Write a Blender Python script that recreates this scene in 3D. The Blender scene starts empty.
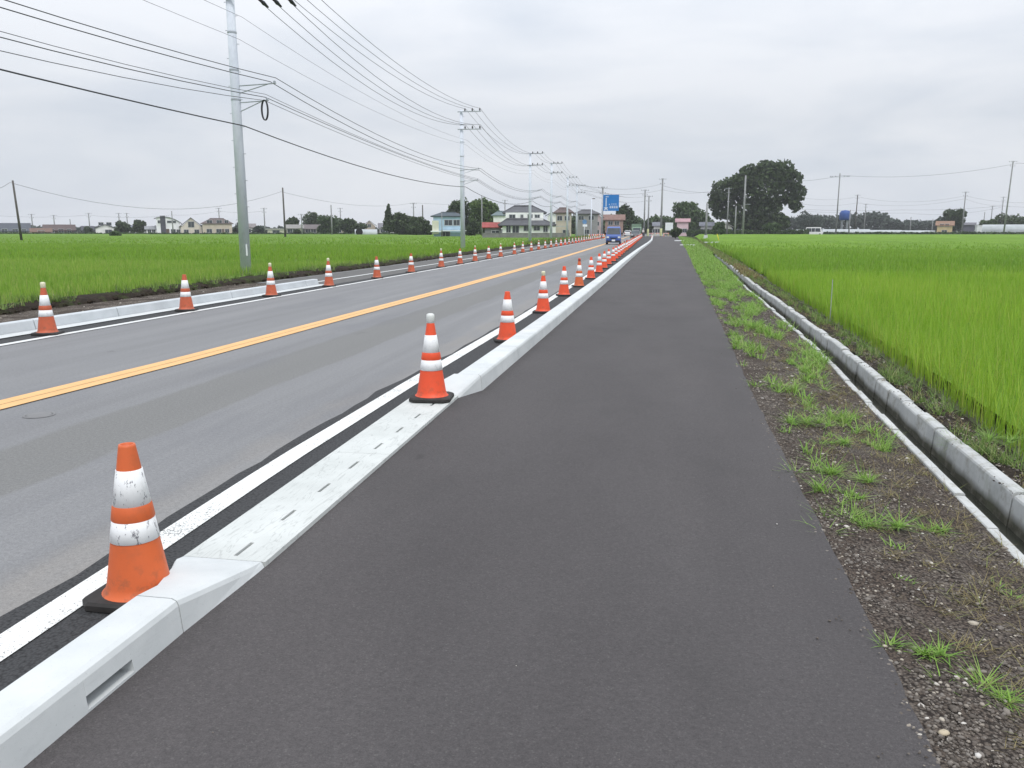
import bpy, math, random
import numpy as np
from mathutils import Vector, Matrix
random.seed(7); rng = np.random.default_rng(11)
sc = bpy.context.scene
col = sc.collection
R = math.radians

# ------------------------------------------------------------------ camera, sky, sun, exposure
F_PX, H = 820.0, 1.55
PITCH, YAW = R(10.637), R(10.059)
cam_d = bpy.data.cameras.new('camera'); cam = bpy.data.objects.new('camera', cam_d); col.objects.link(cam)
cam.location = (0, 0, H); cam.rotation_euler = (R(90) - PITCH, 0, YAW)
cam_d.sensor_width = 36; cam_d.lens = F_PX / 1024 * 36; cam_d.clip_start = .05; cam_d.clip_end = 6000
sc.camera = cam
SUN_EL, SUN_ROT = R(58), R(150)
w = bpy.data.worlds.new('World'); sc.world = w; w.use_nodes = True
nt = w.node_tree; nt.nodes.clear()
def N(t, kind, **kw):
    n = t.nodes.new(kind)
    for k, v in kw.items(): setattr(n, k, v)
    return n
out = N(nt, 'ShaderNodeOutputWorld'); bg = N(nt, 'ShaderNodeBackground')
sky = N(nt, 'ShaderNodeTexSky'); sky.sky_type = 'NISHITA'; sky.sun_disc = False
sky.sun_elevation = SUN_EL; sky.sun_rotation = SUN_ROT; sky.dust_density = 3
tc = N(nt, 'ShaderNodeTexCoord'); sep = N(nt, 'ShaderNodeSeparateXYZ'); nt.links.new(tc.outputs['Generated'], sep.inputs[0])
mp = N(nt, 'ShaderNodeMapping'); mp.inputs['Scale'].default_value = (1.3, 1.3, 5.5); nt.links.new(tc.outputs['Generated'], mp.inputs[0])
no = N(nt, 'ShaderNodeTexNoise'); no.inputs['Scale'].default_value = 1.9; no.inputs['Detail'].default_value = 7; no.inputs['Roughness'].default_value = .52; no.inputs['Distortion'].default_value = .35
nt.links.new(mp.outputs[0], no.inputs['Vector'])
cr = N(nt, 'ShaderNodeValToRGB')
cr.color_ramp.elements[0].position = .30; cr.color_ramp.elements[0].color = (.59, .64, .715, 1)
cr.color_ramp.elements[1].position = .60; cr.color_ramp.elements[1].color = (.76, .785, .83, 1)
nt.links.new(no.outputs['Fac'], cr.inputs[0])
gr = N(nt, 'ShaderNodeMapRange'); gr.inputs['From Min'].default_value = 0.12; gr.inputs['From Max'].default_value = 1.0
gr.inputs['To Min'].default_value = 1.0; gr.inputs['To Max'].default_value = 2.3
nt.links.new(sep.outputs['Z'], gr.inputs['Value'])
mul = N(nt, 'ShaderNodeVectorMath', operation='SCALE'); nt.links.new(cr.outputs[0], mul.inputs[0]); nt.links.new(gr.outputs[0], mul.inputs['Scale'])
sk = N(nt, 'ShaderNodeVectorMath', operation='SCALE'); nt.links.new(sky.outputs[0], sk.inputs[0]); sk.inputs['Scale'].default_value = .10
mx = N(nt, 'ShaderNodeMix', data_type='RGBA'); mx.inputs['Factor'].default_value = .93
nt.links.new(sk.outputs[0], mx.inputs['A']); nt.links.new(mul.outputs[0], mx.inputs['B'])
nt.links.new(mx.outputs['Result'], bg.inputs['Color']); bg.inputs['Strength'].default_value = 1.0
nt.links.new(bg.outputs[0], out.inputs[0])
sd = bpy.data.lights.new('sun', 'SUN'); sd.energy = 1.4; sd.angle = R(12); sd.color = (1, .965, .91)
so = bpy.data.objects.new('sun', sd); col.objects.link(so)
# sun direction (rotation is measured clockwise from +Y)
sx, sy = math.sin(SUN_ROT) * math.cos(SUN_EL), math.cos(SUN_ROT) * math.cos(SUN_EL)
so.rotation_euler = Vector((sx, sy, math.sin(SUN_EL))).to_track_quat('Z', 'Y').to_euler()
so.location = (0, 0, 30)
sc.view_settings.view_transform = 'Standard'; sc.view_settings.look = 'None'
sc.view_settings.exposure = 0.13; sc.view_settings.gamma = 1

# ------------------------------------------------------------------ measuring helpers: a bearing and a depth give a place on the ground
_c, _s = math.cos, math.sin
FW = np.array((-_s(YAW) * _c(PITCH), _c(YAW) * _c(PITCH), -_s(PITCH)))
RT = np.array((_c(YAW), _s(YAW), 0)); UP = np.array((-_s(YAW) * _s(PITCH), _c(YAW) * _s(PITCH), _c(PITCH)))
def ray(u, v): return FW + (u - 512) / F_PX * RT - (v - 384) / F_PX * UP
def loc(u, D):
    d = ray(u, 230); return float(d[0] * D), float(d[1] * D)
def zat(v, D): return H + float(ray(512, v)[2]) * D
def face(u): # rotation that turns local -Y towards the camera
    d = ray(u, 230); return math.atan2(d[1], d[0]) - math.pi / 2
def wid(du, D): return du / F_PX * D

# ------------------------------------------------------------------ object helpers
def tag(o, label=None, cat=None, group=None, kind=None):
    if label: o['label'] = label
    if cat: o['category'] = cat
    if group: o['group'] = group
    if kind: o['kind'] = kind
    return o
def empty(name, l, rz=0, label=None, cat=None, group=None):
    o = bpy.data.objects.new(name, None); o.empty_display_size = .3; o.location = l; o.rotation_euler = (0, 0, rz)
    col.objects.link(o); return tag(o, label, cat, group)
def copy_tree(o, parent=None):
    c = o.copy(); col.objects.link(c); c.parent = parent
    for ch in o.children: copy_tree(ch, c)
    return c
class MB:
    def __init__(s): s.v = []; s.f = []; s.m = []
    def add(s, vs, fs, m=0):
        b = len(s.v); s.v += [tuple(map(float, v)) for v in vs]; s.f += [tuple(b + i for i in f) for f in fs]; s.m += [m] * len(fs); return s
    def box(s, c, d, m=0, rz=0, tx=1, ty=1):
        x, y, z = c; a, b, h = d[0] / 2, d[1] / 2, d[2] / 2; vs = []
        for dz, kx, ky in ((-h, 1, 1), (h, tx, ty)):
            for dx, dy in ((-a, -b), (a, -b), (a, b), (-a, b)):
                px, py = dx * kx, dy * ky
                vs.append((x + px * _c(rz) - py * _s(rz), y + px * _s(rz) + py * _c(rz), z + dz))
        return s.add(vs, [(3, 2, 1, 0), (4, 5, 6, 7), (0, 1, 5, 4), (1, 2, 6, 5), (2, 3, 7, 6), (3, 0, 4, 7)], m)
    def tube(s, pts, r, n=8, m=0, cap=True):
        pts = [Vector(p) for p in pts]; rs = r if isinstance(r, (list, tuple)) else [r] * len(pts)
        vs = []; fs = []; prev = None
        for i, p in enumerate(pts):
            t = (pts[min(i + 1, len(pts) - 1)] - pts[max(i - 1, 0)]).normalized()
            ref = Vector((0, 0, 1)) if abs(t.z) < .9 else Vector((1, 0, 0))
            if prev is None: a = t.cross(ref).normalized()
            else: a = (prev - t * prev.dot(t)).normalized()
            prev = a; b = t.cross(a)
            for k in range(n):
                th = 2 * math.pi * k / n; vs.append(p + (a * _c(th) + b * _s(th)) * rs[i])
        for i in range(len(pts) - 1):
            for k in range(n):
                k2 = (k + 1) % n; fs.append((i * n + k, i * n + k2, (i + 1) * n + k2, (i + 1) * n + k))
        if cap: fs += [tuple(range(n - 1, -1, -1)), tuple((len(pts) - 1) * n + k for k in range(n))]
        return s.add(vs, fs, m)
    def lathe(s, prof, n=32, m=0, c=(0, 0), cap=False):
        vs = []; fs = []
        for r, z in prof:
            for k in range(n):
                th = 2 * math.pi * k / n; vs.append((c[0] + r * _c(th), c[1] + r * _s(th), z))
        for i in range(len(prof) - 1):
            for k in range(n):
                k2 = (k + 1) % n; fs.append((i * n + k, i * n + k2, (i + 1) * n + k2, (i + 1) * n + k))
        if cap: fs += [tuple(range(n - 1, -1, -1)), tuple((len(prof) - 1) * n + k for k in range(n))]
        return s.add(vs, fs, m)
    def loft(s, secs, m=0, cap=True):  # secs: equal-length closed sections
        n = len(secs[0]); vs = [p for q in secs for p in q]; fs = []
        for i in range(len(secs) - 1):
            for k in range(n):
                k2 = (k + 1) % n; fs.append((i * n + k, i * n + k2, (i + 1) * n + k2, (i + 1) * n + k))
        if cap: fs += [tuple(range(n - 1, -1, -1)), tuple((len(secs) - 1) * n + k for k in range(n))]
        return s.add(vs, fs, m)
    def grid(s, rows, m=0):
        n = len(rows[0]); vs = [p for r_ in rows for p in r_]
        fs = [(i * n + k, i * n + k + 1, (i + 1) * n + k + 1, (i + 1) * n + k) for i in range(len(rows) - 1) for k in range(n - 1)]
        return s.add(vs, fs, m)
    def build(s, name, mats, parent=None, smooth=False, fix=True):
        me = bpy.data.meshes.new(name); me.from_pydata(s.v, [], s.f)
        for m in (mats if isinstance(mats, (list, tuple)) else [mats]): me.materials.append(m)
        if any(s.m): me.polygons.foreach_set('material_index', s.m)
        if fix:
            import bmesh
            bm = bmesh.new(); bm.from_mesh(me); bmesh.ops.recalc_face_normals(bm, faces=bm.faces); bm.to_mesh(me); bm.free()
        if smooth: me.polygons.foreach_set('use_smooth', [True] * len(me.polygons))
        o = bpy.data.objects.new(name, me); col.objects.link(o)
        if parent: o.parent = parent
        return o
def tri_object(name, V, T, mat, parent=None, smooth=False):
    me = bpy.data.meshes.new(name); V = np.ascontiguousarray(V, np.float32); T = np.ascontiguousarray(T, np.int32)
    me.vertices.add(len(V)); me.vertices.foreach_set('co', V.ravel())
    me.loops.add(T.size); me.loops.foreach_set('vertex_index', T.ravel())
    me.polygons.add(len(T)); me.polygons.foreach_set('loop_start', np.arange(0, T.size, T.shape[1], dtype=np.int32))
    if smooth: me.polygons.foreach_set('use_smooth', np.ones(len(T), bool))
    me.materials.append(mat); me.update(calc_edges=True)
    o = bpy.data.objects.new(name, me); col.objects.link(o)
    if parent: o.parent = parent
    return o
def struct(o): return tag(o, kind='structure')

# ------------------------------------------------------------------ materials
class Mat:
    def __init__(s, name, rough=.8, spec=.3, metal=0):
        s.m = bpy.data.materials.new(name); s.m.use_nodes = True; s.t = s.m.node_tree
        s.b = s.t.nodes['Principled BSDF']; s.o = s.t.nodes['Material Output']
        s.b.inputs['Roughness'].default_value = rough; s.b.inputs['Specular IOR Level'].default_value = spec; s.b.inputs['Metallic'].default_value = metal
        s.tc = None
    def L(s, a, b): s.t.links.new(a, b)
    def co(s, scale=(1, 1, 1), rot=(0, 0, 0)):
        if not s.tc: s.tc = N(s.t, 'ShaderNodeTexCoord')
        m = N(s.t, 'ShaderNodeMapping'); m.inputs['Scale'].default_value = scale; m.inputs['Rotation'].default_value = rot
        s.L(s.tc.outputs['Object'], m.inputs[0]); return m.outputs[0]
    def noise(s, sc_=1, det=4, rough=.55, scale=(1, 1, 1), dist=0):
        n = N(s.t, 'ShaderNodeTexNoise'); n.inputs['Scale'].default_value = sc_; n.inputs['Detail'].default_value = det
        n.inputs['Roughness'].default_value = rough; n.inputs['Distortion'].default_value = dist; s.L(s.co(scale), n.inputs['Vector']); return n.outputs['Fac']
    def voro(s, sc_=1, feat='F1', outp='Distance', scale=(1, 1, 1)):
        n = N(s.t, 'ShaderNodeTexVoronoi'); n.feature = feat; n.inputs['Scale'].default_value = sc_; s.L(s.co(scale), n.inputs['Vector']); return n.outputs[outp]
    def ramp(s, fac, stops, interp='LINEAR'):
        r = N(s.t, 'ShaderNodeValToRGB'); e = r.color_ramp.elements; r.color_ramp.interpolation = interp
        while len(e) < len(stops): e.new(.5)
        for i, (p, c) in enumerate(stops):
            e[i].position = p; e[i].color = (*c, 1) if isinstance(c, tuple) else (c, c, c, 1)
        s.L(fac, r.inputs[0]); return r.outputs[0]
    def mix(s, fac, a, b, mode='MIX'):
        m = N(s.t, 'ShaderNodeMix', data_type='RGBA'); m.blend_type = mode
        for k, v in (('Factor', fac), ('A', a), ('B', b)):
            if isinstance(v, (int, float)) and k == 'Factor': m.inputs[k].default_value = v
            elif isinstance(v, tuple): m.inputs[k].default_value = (*v, 1)
            else: s.L(v, m.inputs[k])
        return m.outputs['Result']
    def math(s, op, a, b=None):
        m = N(s.t, 'ShaderNodeMath', operation=op)
        for i, v in enumerate((a, b)):
            if v is None: continue
            if isinstance(v, (int, float)): m.inputs[i].default_value = v
            else: s.L(v, m.inputs[i])
        return m.outputs[0]
    def mr(s, v, a, b, c=0, d=1):
        m = N(s.t, 'ShaderNodeMapRange'); s.L(v, m.inputs[0])
        for i, x in enumerate((a, b, c, d)): m.inputs[i + 1].default_value = x
        return m.outputs[0]
    def xyz(s):
        n = N(s.t, 'ShaderNodeSeparateXYZ'); s.L(s.co(), n.inputs[0]); return n.outputs
    def island(s):
        return N(s.t, 'ShaderNodeNewGeometry').outputs['Random Per Island']
    def objrand(s): return N(s.t, 'ShaderNodeObjectInfo').outputs['Random']
    def color(s, c):
        if isinstance(c, tuple): s.b.inputs['Base Color'].default_value = (*c, 1)
        else: s.L(c, s.b.inputs['Base Color'])
        return s
    def bump(s, h, strength=.3, dist=.01):
        b = N(s.t, 'ShaderNodeBump'); b.inputs['Strength'].default_value = strength; b.inputs['Distance'].default_value = dist
        s.L(h, b.inputs['Height']); s.L(b.outputs[0], s.b.inputs['Normal']); return s
def plain(name, c, rough=.7, spec=.3, metal=0, var=.18, sc_=1.5, bump=0):
    m = Mat(name, rough, spec, metal); n = m.noise(sc_, 5, .6)
    a = tuple(x * (1 - var) for x in c); b = tuple(min(1, x * (1 + var)) for x in c)
    m.color(m.ramp(n, [(.3, a), (.7, b)]))
    if bump: m.bump(m.noise(sc_ * 12, 3), bump, .01)
    return m.m
def leaf(name, dark, lite, trans=.35, rough=.55, yellow=None, big=None):
    m = Mat(name, rough, .25)
    c = m.ramp(m.island(), [(0, dark), (.75, lite)] + ([(1, yellow)] if yellow else []))
    if big:
        n = m.noise(big[0], 4, .55, big[1]); c = m.mix(m.mr(n, .35, .68), c, m.mix(1.0, c, big[2], 'MULTIPLY'))
    m.color(c)
    tr = N(m.t, 'ShaderNodeBsdfTranslucent'); m.L(c, tr.inputs[0]); ms = N(m.t, 'ShaderNodeMixShader'); ms.inputs[0].default_value = trans
    m.L(m.b.outputs[0], ms.inputs[1]); m.L(tr.outputs[0], ms.inputs[2]); m.L(ms.outputs[0], m.o.inputs[0]); return m.m

def m_path():
    m = Mat('new asphalt', .82, .35)
    base = m.ramp(m.noise(1.1, 5, .6, (1, .35, 1)), [(.3, (.057, .0525, .0535)), (.7, (.072, .067, .068))])
    g = m.math('ADD', m.math('MULTIPLY', m.noise(60, 4, .9), .5), m.math('MULTIPLY', m.noise(210, 3, .8), .5)); c = m.mix(m.mr(g, .37, .65), m.mix(1, base, (.6, .6, .6), 'MULTIPLY'), m.mix(1, base, (1.36, 1.34, 1.34), 'MULTIPLY'))
    vs = m.voro(170, outp='Color'); sx_ = N(m.t, 'ShaderNodeSeparateColor'); m.L(vs, sx_.inputs[0])
    c = m.mix(m.mr(sx_.outputs[0], .95, .98, 0, .35), c, (.13, .125, .12))
    st = m.noise(.75, 3, .5, (1, .7, 1)); c = m.mix(m.mr(st, .55, .7, 0, .35), c, (.036, .034, .034)); s3 = m.noise(.33, 4, .6, (1.5, .5, 1)); c = m.mix(m.mr(s3, .5, .64, 0, .4), c, m.mix(1, c, (1.32, 1.30, 1.28), 'MULTIPLY')); s4 = m.noise(2.7, 2, .5, (1, .6, 1)); c = m.mix(m.mr(s4, .73, .76, 0, .5), c, (.032, .03, .03))
    m.color(c); h = m.math('ADD', m.noise(170, 3, .7), m.math('MULTIPLY', m.voro(120), .8)); m.bump(h, .55, .004); return m.m
def m_road():
    m = Mat('worn asphalt', .8, .3); X = m.xyz()
    xw = m.math('ADD', X[0], m.mr(m.noise(1.6, 4, .6, (1, .35, 1)), 0, 1, -.13, .13))
    streak = m.noise(1.5, 5, .6, (1.6, .06, 1)); c = m.ramp(streak, [(.3, (.165, .166, .170)), (.55, (.19, .192, .197)), (.75, (.215, .216, .218))])
    band = m.math('MULTIPLY', m.mr(xw, -4.66, -4.58), m.mr(xw, -3.80, -3.74, 1, 0))
    c = m.mix(m.math('MULTIPLY', band, .8), c, m.ramp(m.noise(60, 3, .8), [(.3, (.115, .115, .112)), (.7, (.19, .19, .182))]))
    edge = m.math('MULTIPLY', m.mr(xw, -3.35, -2.8), m.noise(1.2, 4, .6, (1, .4, 1))); c = m.mix(m.mr(edge, .35, .75, 0, .8), c, (.24, .225, .205))
    dirt = m.noise(.9, 5, .62, (1, .28, 1)); c = m.mix(m.mr(dirt, .52, .7, 0, .5), c, (.135, .138, .15))
    g = m.math('ADD', m.math('MULTIPLY', m.noise(38, 4, .9), .5), m.math('MULTIPLY', m.noise(130, 3, .8), .5)); c = m.mix(m.mr(g, .36, .64), m.mix(1, c, (.68, .68, .68), 'MULTIPLY'), m.mix(1, c, (1.3, 1.3, 1.3), 'MULTIPLY'))
    sm = m.noise(.8, 4, .7, (1.2, .9, 1)); c = m.mix(m.mr(sm, .68, .74, 0, .55), c, (.09, .09, .092))
    m.color(c); m.bump(m.noise(130, 3, .7), .35, .003); return m.m
def m_strip():
    m = Mat('fresh dark asphalt', .8, .4); v = m.voro(75, outp='Distance')
    m.color(m.ramp(v, [(0, (.052, .053, .056)), (.5, (.035, .036, .038)), (.9, (.012, .012, .013))])); m.bump(v, 1.0, -.006); return m.m
def m_paint(name, c, under, wear=.5, sc_=70):
    m = Mat(name, .6, .4); n = m.noise(sc_, 3, .8); big = m.noise(2.2, 4, .6)
    k = m.math('ADD', n, m.mr(big, .3, .7, -.07, .07)); f = m.mr(k, wear - .14 - .02, wear - .14 + .02)
    cc = m.ramp(m.noise(5, 4, .6), [(.3, tuple(x * .88 for x in c)), (.7, c)])
    m.color(m.mix(f, under, cc)); m.bump(n, .3, .003); return m.m
def m_concrete(name, a, b, scuff=0, sc_=2.2):
    m = Mat(name, .75, .35); c = m.ramp(m.noise(sc_, 6, .65), [(.3, a), (.7, b)])
    sp = m.noise(90, 2, .7); c = m.mix(m.mr(sp, .66, .74, 0, .4), c, tuple(x * .55 for x in a))
    dr = m.noise(6, 5, .7, (1, .5, 3)); c = m.mix(m.mr(dr, .58, .8, 0, .35), c, tuple(x * .7 for x in a))
    if scuff:
        wv = m.noise(3.0, 2, .5, (3.2, .5, 1), 2.5); c = m.mix(m.mr(m.math('ABSOLUTE', m.math('SUBTRACT', wv, .5)), 0, .02, .38, 0), c, tuple(x * .45 for x in a))
    m.color(c); m.bump(m.noise(60, 4, .7), .2, .003); return m.m
def m_gutter():
    m = Mat('old gutter concrete', .8, .3); X = m.xyz()
    c = m.ramp(m.noise(3, 6, .65), [(.3, (.36, .37, .37)), (.7, (.50, .51, .50))])
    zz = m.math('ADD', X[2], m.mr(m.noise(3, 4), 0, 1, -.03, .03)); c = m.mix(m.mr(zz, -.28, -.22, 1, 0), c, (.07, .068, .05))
    c = m.mix(m.mr(m.noise(7, 5, .75), .50, .68, 0, .65), c, (.22, .21, .17)); c = m.mix(m.mr(m.noise(2.2, 4, .7, (3, 1, .6)), .56, .70, 0, .5), c, (.13, .15, .09)); m.color(c); m.bump(m.noise(60, 4, .7), .3, .004); return m.m
def m_gravel(name, tone=1.0):
    m = Mat(name, .92, .2); v = m.voro(75, outp='Color'); s_ = N(m.t, 'ShaderNodeSeparateColor'); m.L(v, s_.inputs[0])
    st = m.ramp(s_.outputs[0], [(0, tuple(tone * x for x in (.08, .067, .056))), (.55, tuple(tone * x for x in (.15, .13, .112))), (.85, tuple(tone * x for x in (.19, .17, .148))), (1, tuple(tone * x for x in (.27, .25, .22)))])
    soil = m.ramp(m.noise(25, 5, .7), [(.3, (.052, .039, .031)), (.7, (.125, .098, .078))])
    c = m.mix(m.mr(m.noise(1.6, 5, .7), .44, .64), soil, st); d = m.voro(75, outp='Distance'); c = m.mix(m.mr(d, .35, .7), c, (.025, .02, .017))
    m.color(c); m.bump(m.math('ADD', m.math('MULTIPLY', d, -1), m.noise(70, 3)), .8, .012); return m.m
def m_soil():
    m = Mat('dark soil', .95, .15); c = m.ramp(m.noise(9, 6, .7), [(.3, (.016, .012, .009)), (.55, (.035, .027, .02)), (.75, (.075, .058, .042))])
    c = m.mix(m.mr(m.noise(1.7, 4, .6), .5, .66, 0, .7), c, (.05, .075, .02)); m.color(c); m.bump(m.noise(22, 5, .7), 1, .05); return m.m
def m_mud():
    m = Mat('wet paddy mud', .35, .5); m.color(m.ramp(m.noise(6, 5, .65), [(.3, (.02, .018, .010)), (.7, (.055, .048, .028))])); m.bump(m.noise(20, 4), .5, .02); return m.m
def m_field(name, a, b, c2):
    m = Mat(name, .9, .1); n = m.noise(.5, 4, .6, (.6, .12, 1)); fine = m.noise(9, 4, .75)
    c = m.ramp(n, [(.3, a), (.52, b), (.72, c2)]); c = m.mix(m.mr(fine, .3, .7), m.mix(1, c, (.72, .76, .6), 'MULTIPLY'), m.mix(1, c, (1.15, 1.12, 1.1), 'MULTIPLY'))
    X = m.xyz(); st = m.noise(.16, 3, .6, (.1, 1, 1)); c = m.mix(m.mr(st, .5, .62, 0, .45), c, m.mix(1, c, (.78, .86, .8), 'MULTIPLY'))
    m.color(c); m.bump(m.noise(7, 4, .8), 1, .12); return m.m
def m_roof(name, c, sc_=1):
    m = Mat(name, .6, .35); wv = N(m.t, 'ShaderNodeTexWave'); wv.inputs['Scale'].default_value = 1.1 * sc_; wv.bands_direction = 'Z'; m.L(m.co(), wv.inputs[0])
    n = m.noise(1.5, 5, .7); k = m.ramp(n, [(.3, tuple(x * .75 for x in c)), (.7, tuple(x * 1.25 for x in c))])
    m.color(m.mix(m.mr(wv.outputs['Fac'], .2, .8, 0, .35), k, tuple(x * .5 for x in c))); m.bump(wv.outputs['Fac'], .5, .05); return m.m
def m_pole():
    m = Mat('pole concrete', .75, .3); c = m.ramp(m.noise(2, 6, .65, (1, 1, .5)), [(.3, (.56, .60, .68)), (.7, (.70, .74, .82))])
    c = m.mix(m.mr(m.noise(7, 4, .7, (1, 1, .3)), .58, .75, 0, .5), c, (.36, .38, .41)); m.color(c); m.bump(m.noise(30, 3), .2, .004); return m.m
def m_cone(name, c, dirt=.35):
    m = Mat(name, .5, .4); X = m.xyz(); n = m.noise(14, 6, .7); low = m.mr(X[2], .03, .22, 1, 0)
    k = m.ramp(m.noise(4, 4, .6), [(.3, tuple(x * .86 for x in c)), (.7, c)])
    k = m.mix(m.math('MULTIPLY', m.mr(n, .5, .68, 0, 1), m.math('ADD', m.math('MULTIPLY', low, .55), dirt * .6)), k, (.13, .075, .045))
    m.color(k); m.bump(n, .1, .003); return m.m
def m_band(name, dirt):
    m = Mat(name, .42, .5); n = m.noise(34, 5, .85, (1, 1, .45)); s2 = m.noise(9, 4, .8, (1, 1, .4))
    k = m.mix(m.math('MULTIPLY', m.mr(n, .565, .60), dirt), (.76, .77, .78), (.17, .17, .19))
    k = m.mix(m.math('MULTIPLY', m.mr(s2, .5, .8, 0, .5), dirt), k, (.42, .41, .40)); m.color(k); return m.m

M = dict(
 path=m_path(), road=m_road(), strip=m_strip(), white=m_paint('white line paint', (.74, .75, .73), (.10, .10, .10), .55, 85), whitefar=m_paint('old white paint', (.66, .67, .66), (.2, .2, .2), .44),
 yellow=m_paint('yellow line paint', (.72, .42, .17), (.24, .2, .15), .46, 90),
 kerb=m_concrete('new kerb concrete', (.47, .495, .50), (.59, .61, .61)), slab=m_concrete('dropped kerb concrete', (.46, .48, .465), (.56, .58, .565), 1),
 gutter=m_gutter(), gravel=m_gravel('roadside gravel'), gravel2=m_gravel('fine grey gravel', 1.9), soil=m_soil(), mud=m_mud(),
 fieldR=m_field('rice canopy right', (.12, .225, .028), (.155, .275, .034), (.185, .31, .04)),
 fieldL=m_field('rice canopy left', (.105, .195, .028), (.14, .245, .036), (.175, .28, .05)),
 riceR=leaf('rice leaf', (.22, .38, .038), (.33, .50, .053), .38, .5, (.38, .42, .10), (.35, (1, .4, 1), (.82, .9, .8))),
 riceL=leaf('short rice leaf', (.185, .325, .042), (.30, .45, .068), .36, .5, (.38, .40, .13), (.5, (1, .35, 1), (.78, .88, .8))),
 riceF=leaf('far rice leaf', (.17, .31, .033), (.26, .42, .047), .38, .5, (.27, .34, .08), (.2, (1, .5, 1), (.8, .88, .8))),
 weed=leaf('roadside weed leaf', (.09, .16, .035), (.17, .27, .06), .35, .5, (.3, .3, .14)),
 weed2=leaf('lush crabgrass leaf', (.15, .29, .05), (.26, .43, .08), .35, .5, (.32, .36, .15)),
 dry=leaf('dry grass leaf', (.16, .13, .06), (.3, .25, .13), .3, .7, (.2, .25, .07)),
 town=plain('town ground', (.12, .14, .07), .95, .1, 0, .4, .05), terrain=plain('terrain soil', (.09, .085, .05), .95, .1, 0, .3, .2),
 pole=m_pole(), pole_old=plain('weathered grey pole', (.24, .245, .25), .8), polemetal=plain('galvanised steel', (.42, .45, .49), .5, .4, .5), wood=plain('weathered timber pole', (.085, .078, .072), .85),
 wire=plain('cable sheath', (.035, .037, .042), .55), ceramic=plain('glazed insulator', (.07, .065, .07), .25, .6), ceramicw=plain('white insulator', (.55, .55, .55), .25, .6),
 coneR=m_cone('fresh red orange cone', (.76, .085, .028), .15), coneO=m_cone('faded orange cone', (.62, .125, .035), .3), coneL=m_cone('sun bleached cone', (.50, .105, .045), .5),
 bandC=m_band('clean reflective band', .25), bandD=m_band('scuffed reflective band', 1.0), rubber=plain('black rubber', (.03, .028, .027), .7, .3, 0, .35, 8),
 capw=plain('clear lamp cap', (.6, .62, .6), .3, .5), capr=plain('red lamp cap', (.40, .05, .03), .35, .5), capy=plain('pale lamp cap', (.62, .60, .42), .35, .5),
 leafdark=leaf('dark evergreen leaf', (.019, .034, .016), (.066, .10, .038), .25, .6), leafmid=leaf('mid green leaf', (.032, .062, .022), (.075, .125, .04), .3, .6),
 leaflite=leaf('light green leaf', (.05, .09, .03), (.12, .18, .055), .35, .6), leafhaze=leaf('haze tinted leaf', (.045, .062, .05), (.075, .1, .078), .25, .7), leafred=leaf('reddish leaf', (.06, .03, .02), (.12, .055, .035), .25, .6),  # the bluish distant leaf has haze mixed into its colour
 bark=plain('bark', (.09, .075, .06), .9, .1, 0, .3, 3, .5), glass=plain('dark window glass', (.035, .045, .055), .12, .6, 0, .2), frame=plain('aluminium frame', (.45, .46, .47), .5),
 frame_d=plain('bronze frame', (.09, .08, .07), .5), tyre=plain('tyre', (.02, .02, .02), .85), chrome=plain('silver trim', (.5, .5, .52), .3, .5, .8), lampw=plain('headlamp glass', (.6, .62, .64), .15, .6),
 lampr=plain('tail lamp glass', (.35, .02, .02), .2, .6), vinyl=plain('greenhouse vinyl', (.36, .39, .40), .5, .4, 0, .15, .6), signblue=plain('sign blue', (.012, .17, .50), .45, .4, 0, .06), signwhite=plain('sign white', (.75, .78, .8), .45, .4, 0, .05),
 guard=plain('pale yellow pole guard', (.60, .62, .33), .5), yellowp=plain('yellow guard pipe', (.75, .60, .03), .45), black=plain('painted shade black', (.012, .012, .012), .9),  # the black stands in for shade inside openings
 skin=plain('skin', (.45, .28, .2), .6), cloth_w=plain('white work shirt', (.7, .7, .7), .8), cloth_n=plain('navy trousers', (.03, .035, .06), .85), dirtm=plain('block wall', (.20, .20, .195), .9, .2, 0, .2, 1.5),
)
def wallm(c): return plain('wall render', c, .85, .2, 0, .12, .8, .1)

# ------------------------------------------------------------------ lines of the place (metres; Y runs along the road)
def pl(xs, ys): return lambda Y: float(np.interp(Y, xs, ys))
drift = lambda Y: 0 if Y < 36 else -0.0118 * (Y - 36) + (0 if Y > 60 else 0)
pathR = pl([-4, 2, 4.2, 7.3, 14.8, 29.7, 60, 134, 215], [.85, .86, .9, .92, 1.07, 1.38, 2.0, 3.2, 4.4])
pathL = lambda y: -1.80 if y < 3.3 else (-1.79 - (y - 3.3) * .012 if y < 7.31 else (-1.838 + (y - 7.31) / .39 * .135 if y < 7.7 else kerbR(y) - .04))
kerbR = pl([7.6, 12, 25, 40, 63, 98, 125, 160, 206], [-1.66, -1.62, -1.53, -1.50, -1.4, -1.12, -1.05, -1.3, -1.6])
gutL = pl([-4, 4, 7, 12, 20, 27, 46, 140], [1.85, 1.88, 1.99, 2.24, 2.45, 2.58, 3.15, 5.6])
gutR = lambda Y: gutL(Y) + .46
riceE = pl([-4, 5, 7.6, 11, 15, 23.7, 52, 137, 215], [3.0, 3.05, 3.2, 3.45, 3.65, 3.95, 4.8, 6.6, 9])
def vn(x, y, s=1.0): # cheap smooth noise -1..1
    return (np.sin(x * 3.1 * s + 1.3 + 1.7 * np.sin(y * 2.3 * s)) + np.sin(y * 4.3 * s + 2.1 * np.sin(x * 1.9 * s + .5)) + .6 * np.sin((x + y) * 8.7 * s) + .5 * np.sin((x * 1.3 - y) * 13.1 * s)) / 3.1
Ygeo = lambda a, b, r=1.05, s=.12: list(_geo(a, b, r, s))
def _geo(a, b, r, s):
    y = a
    while y < b:
        yield y; s = s * r if s < 8 else s; y += s
    yield b

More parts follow.
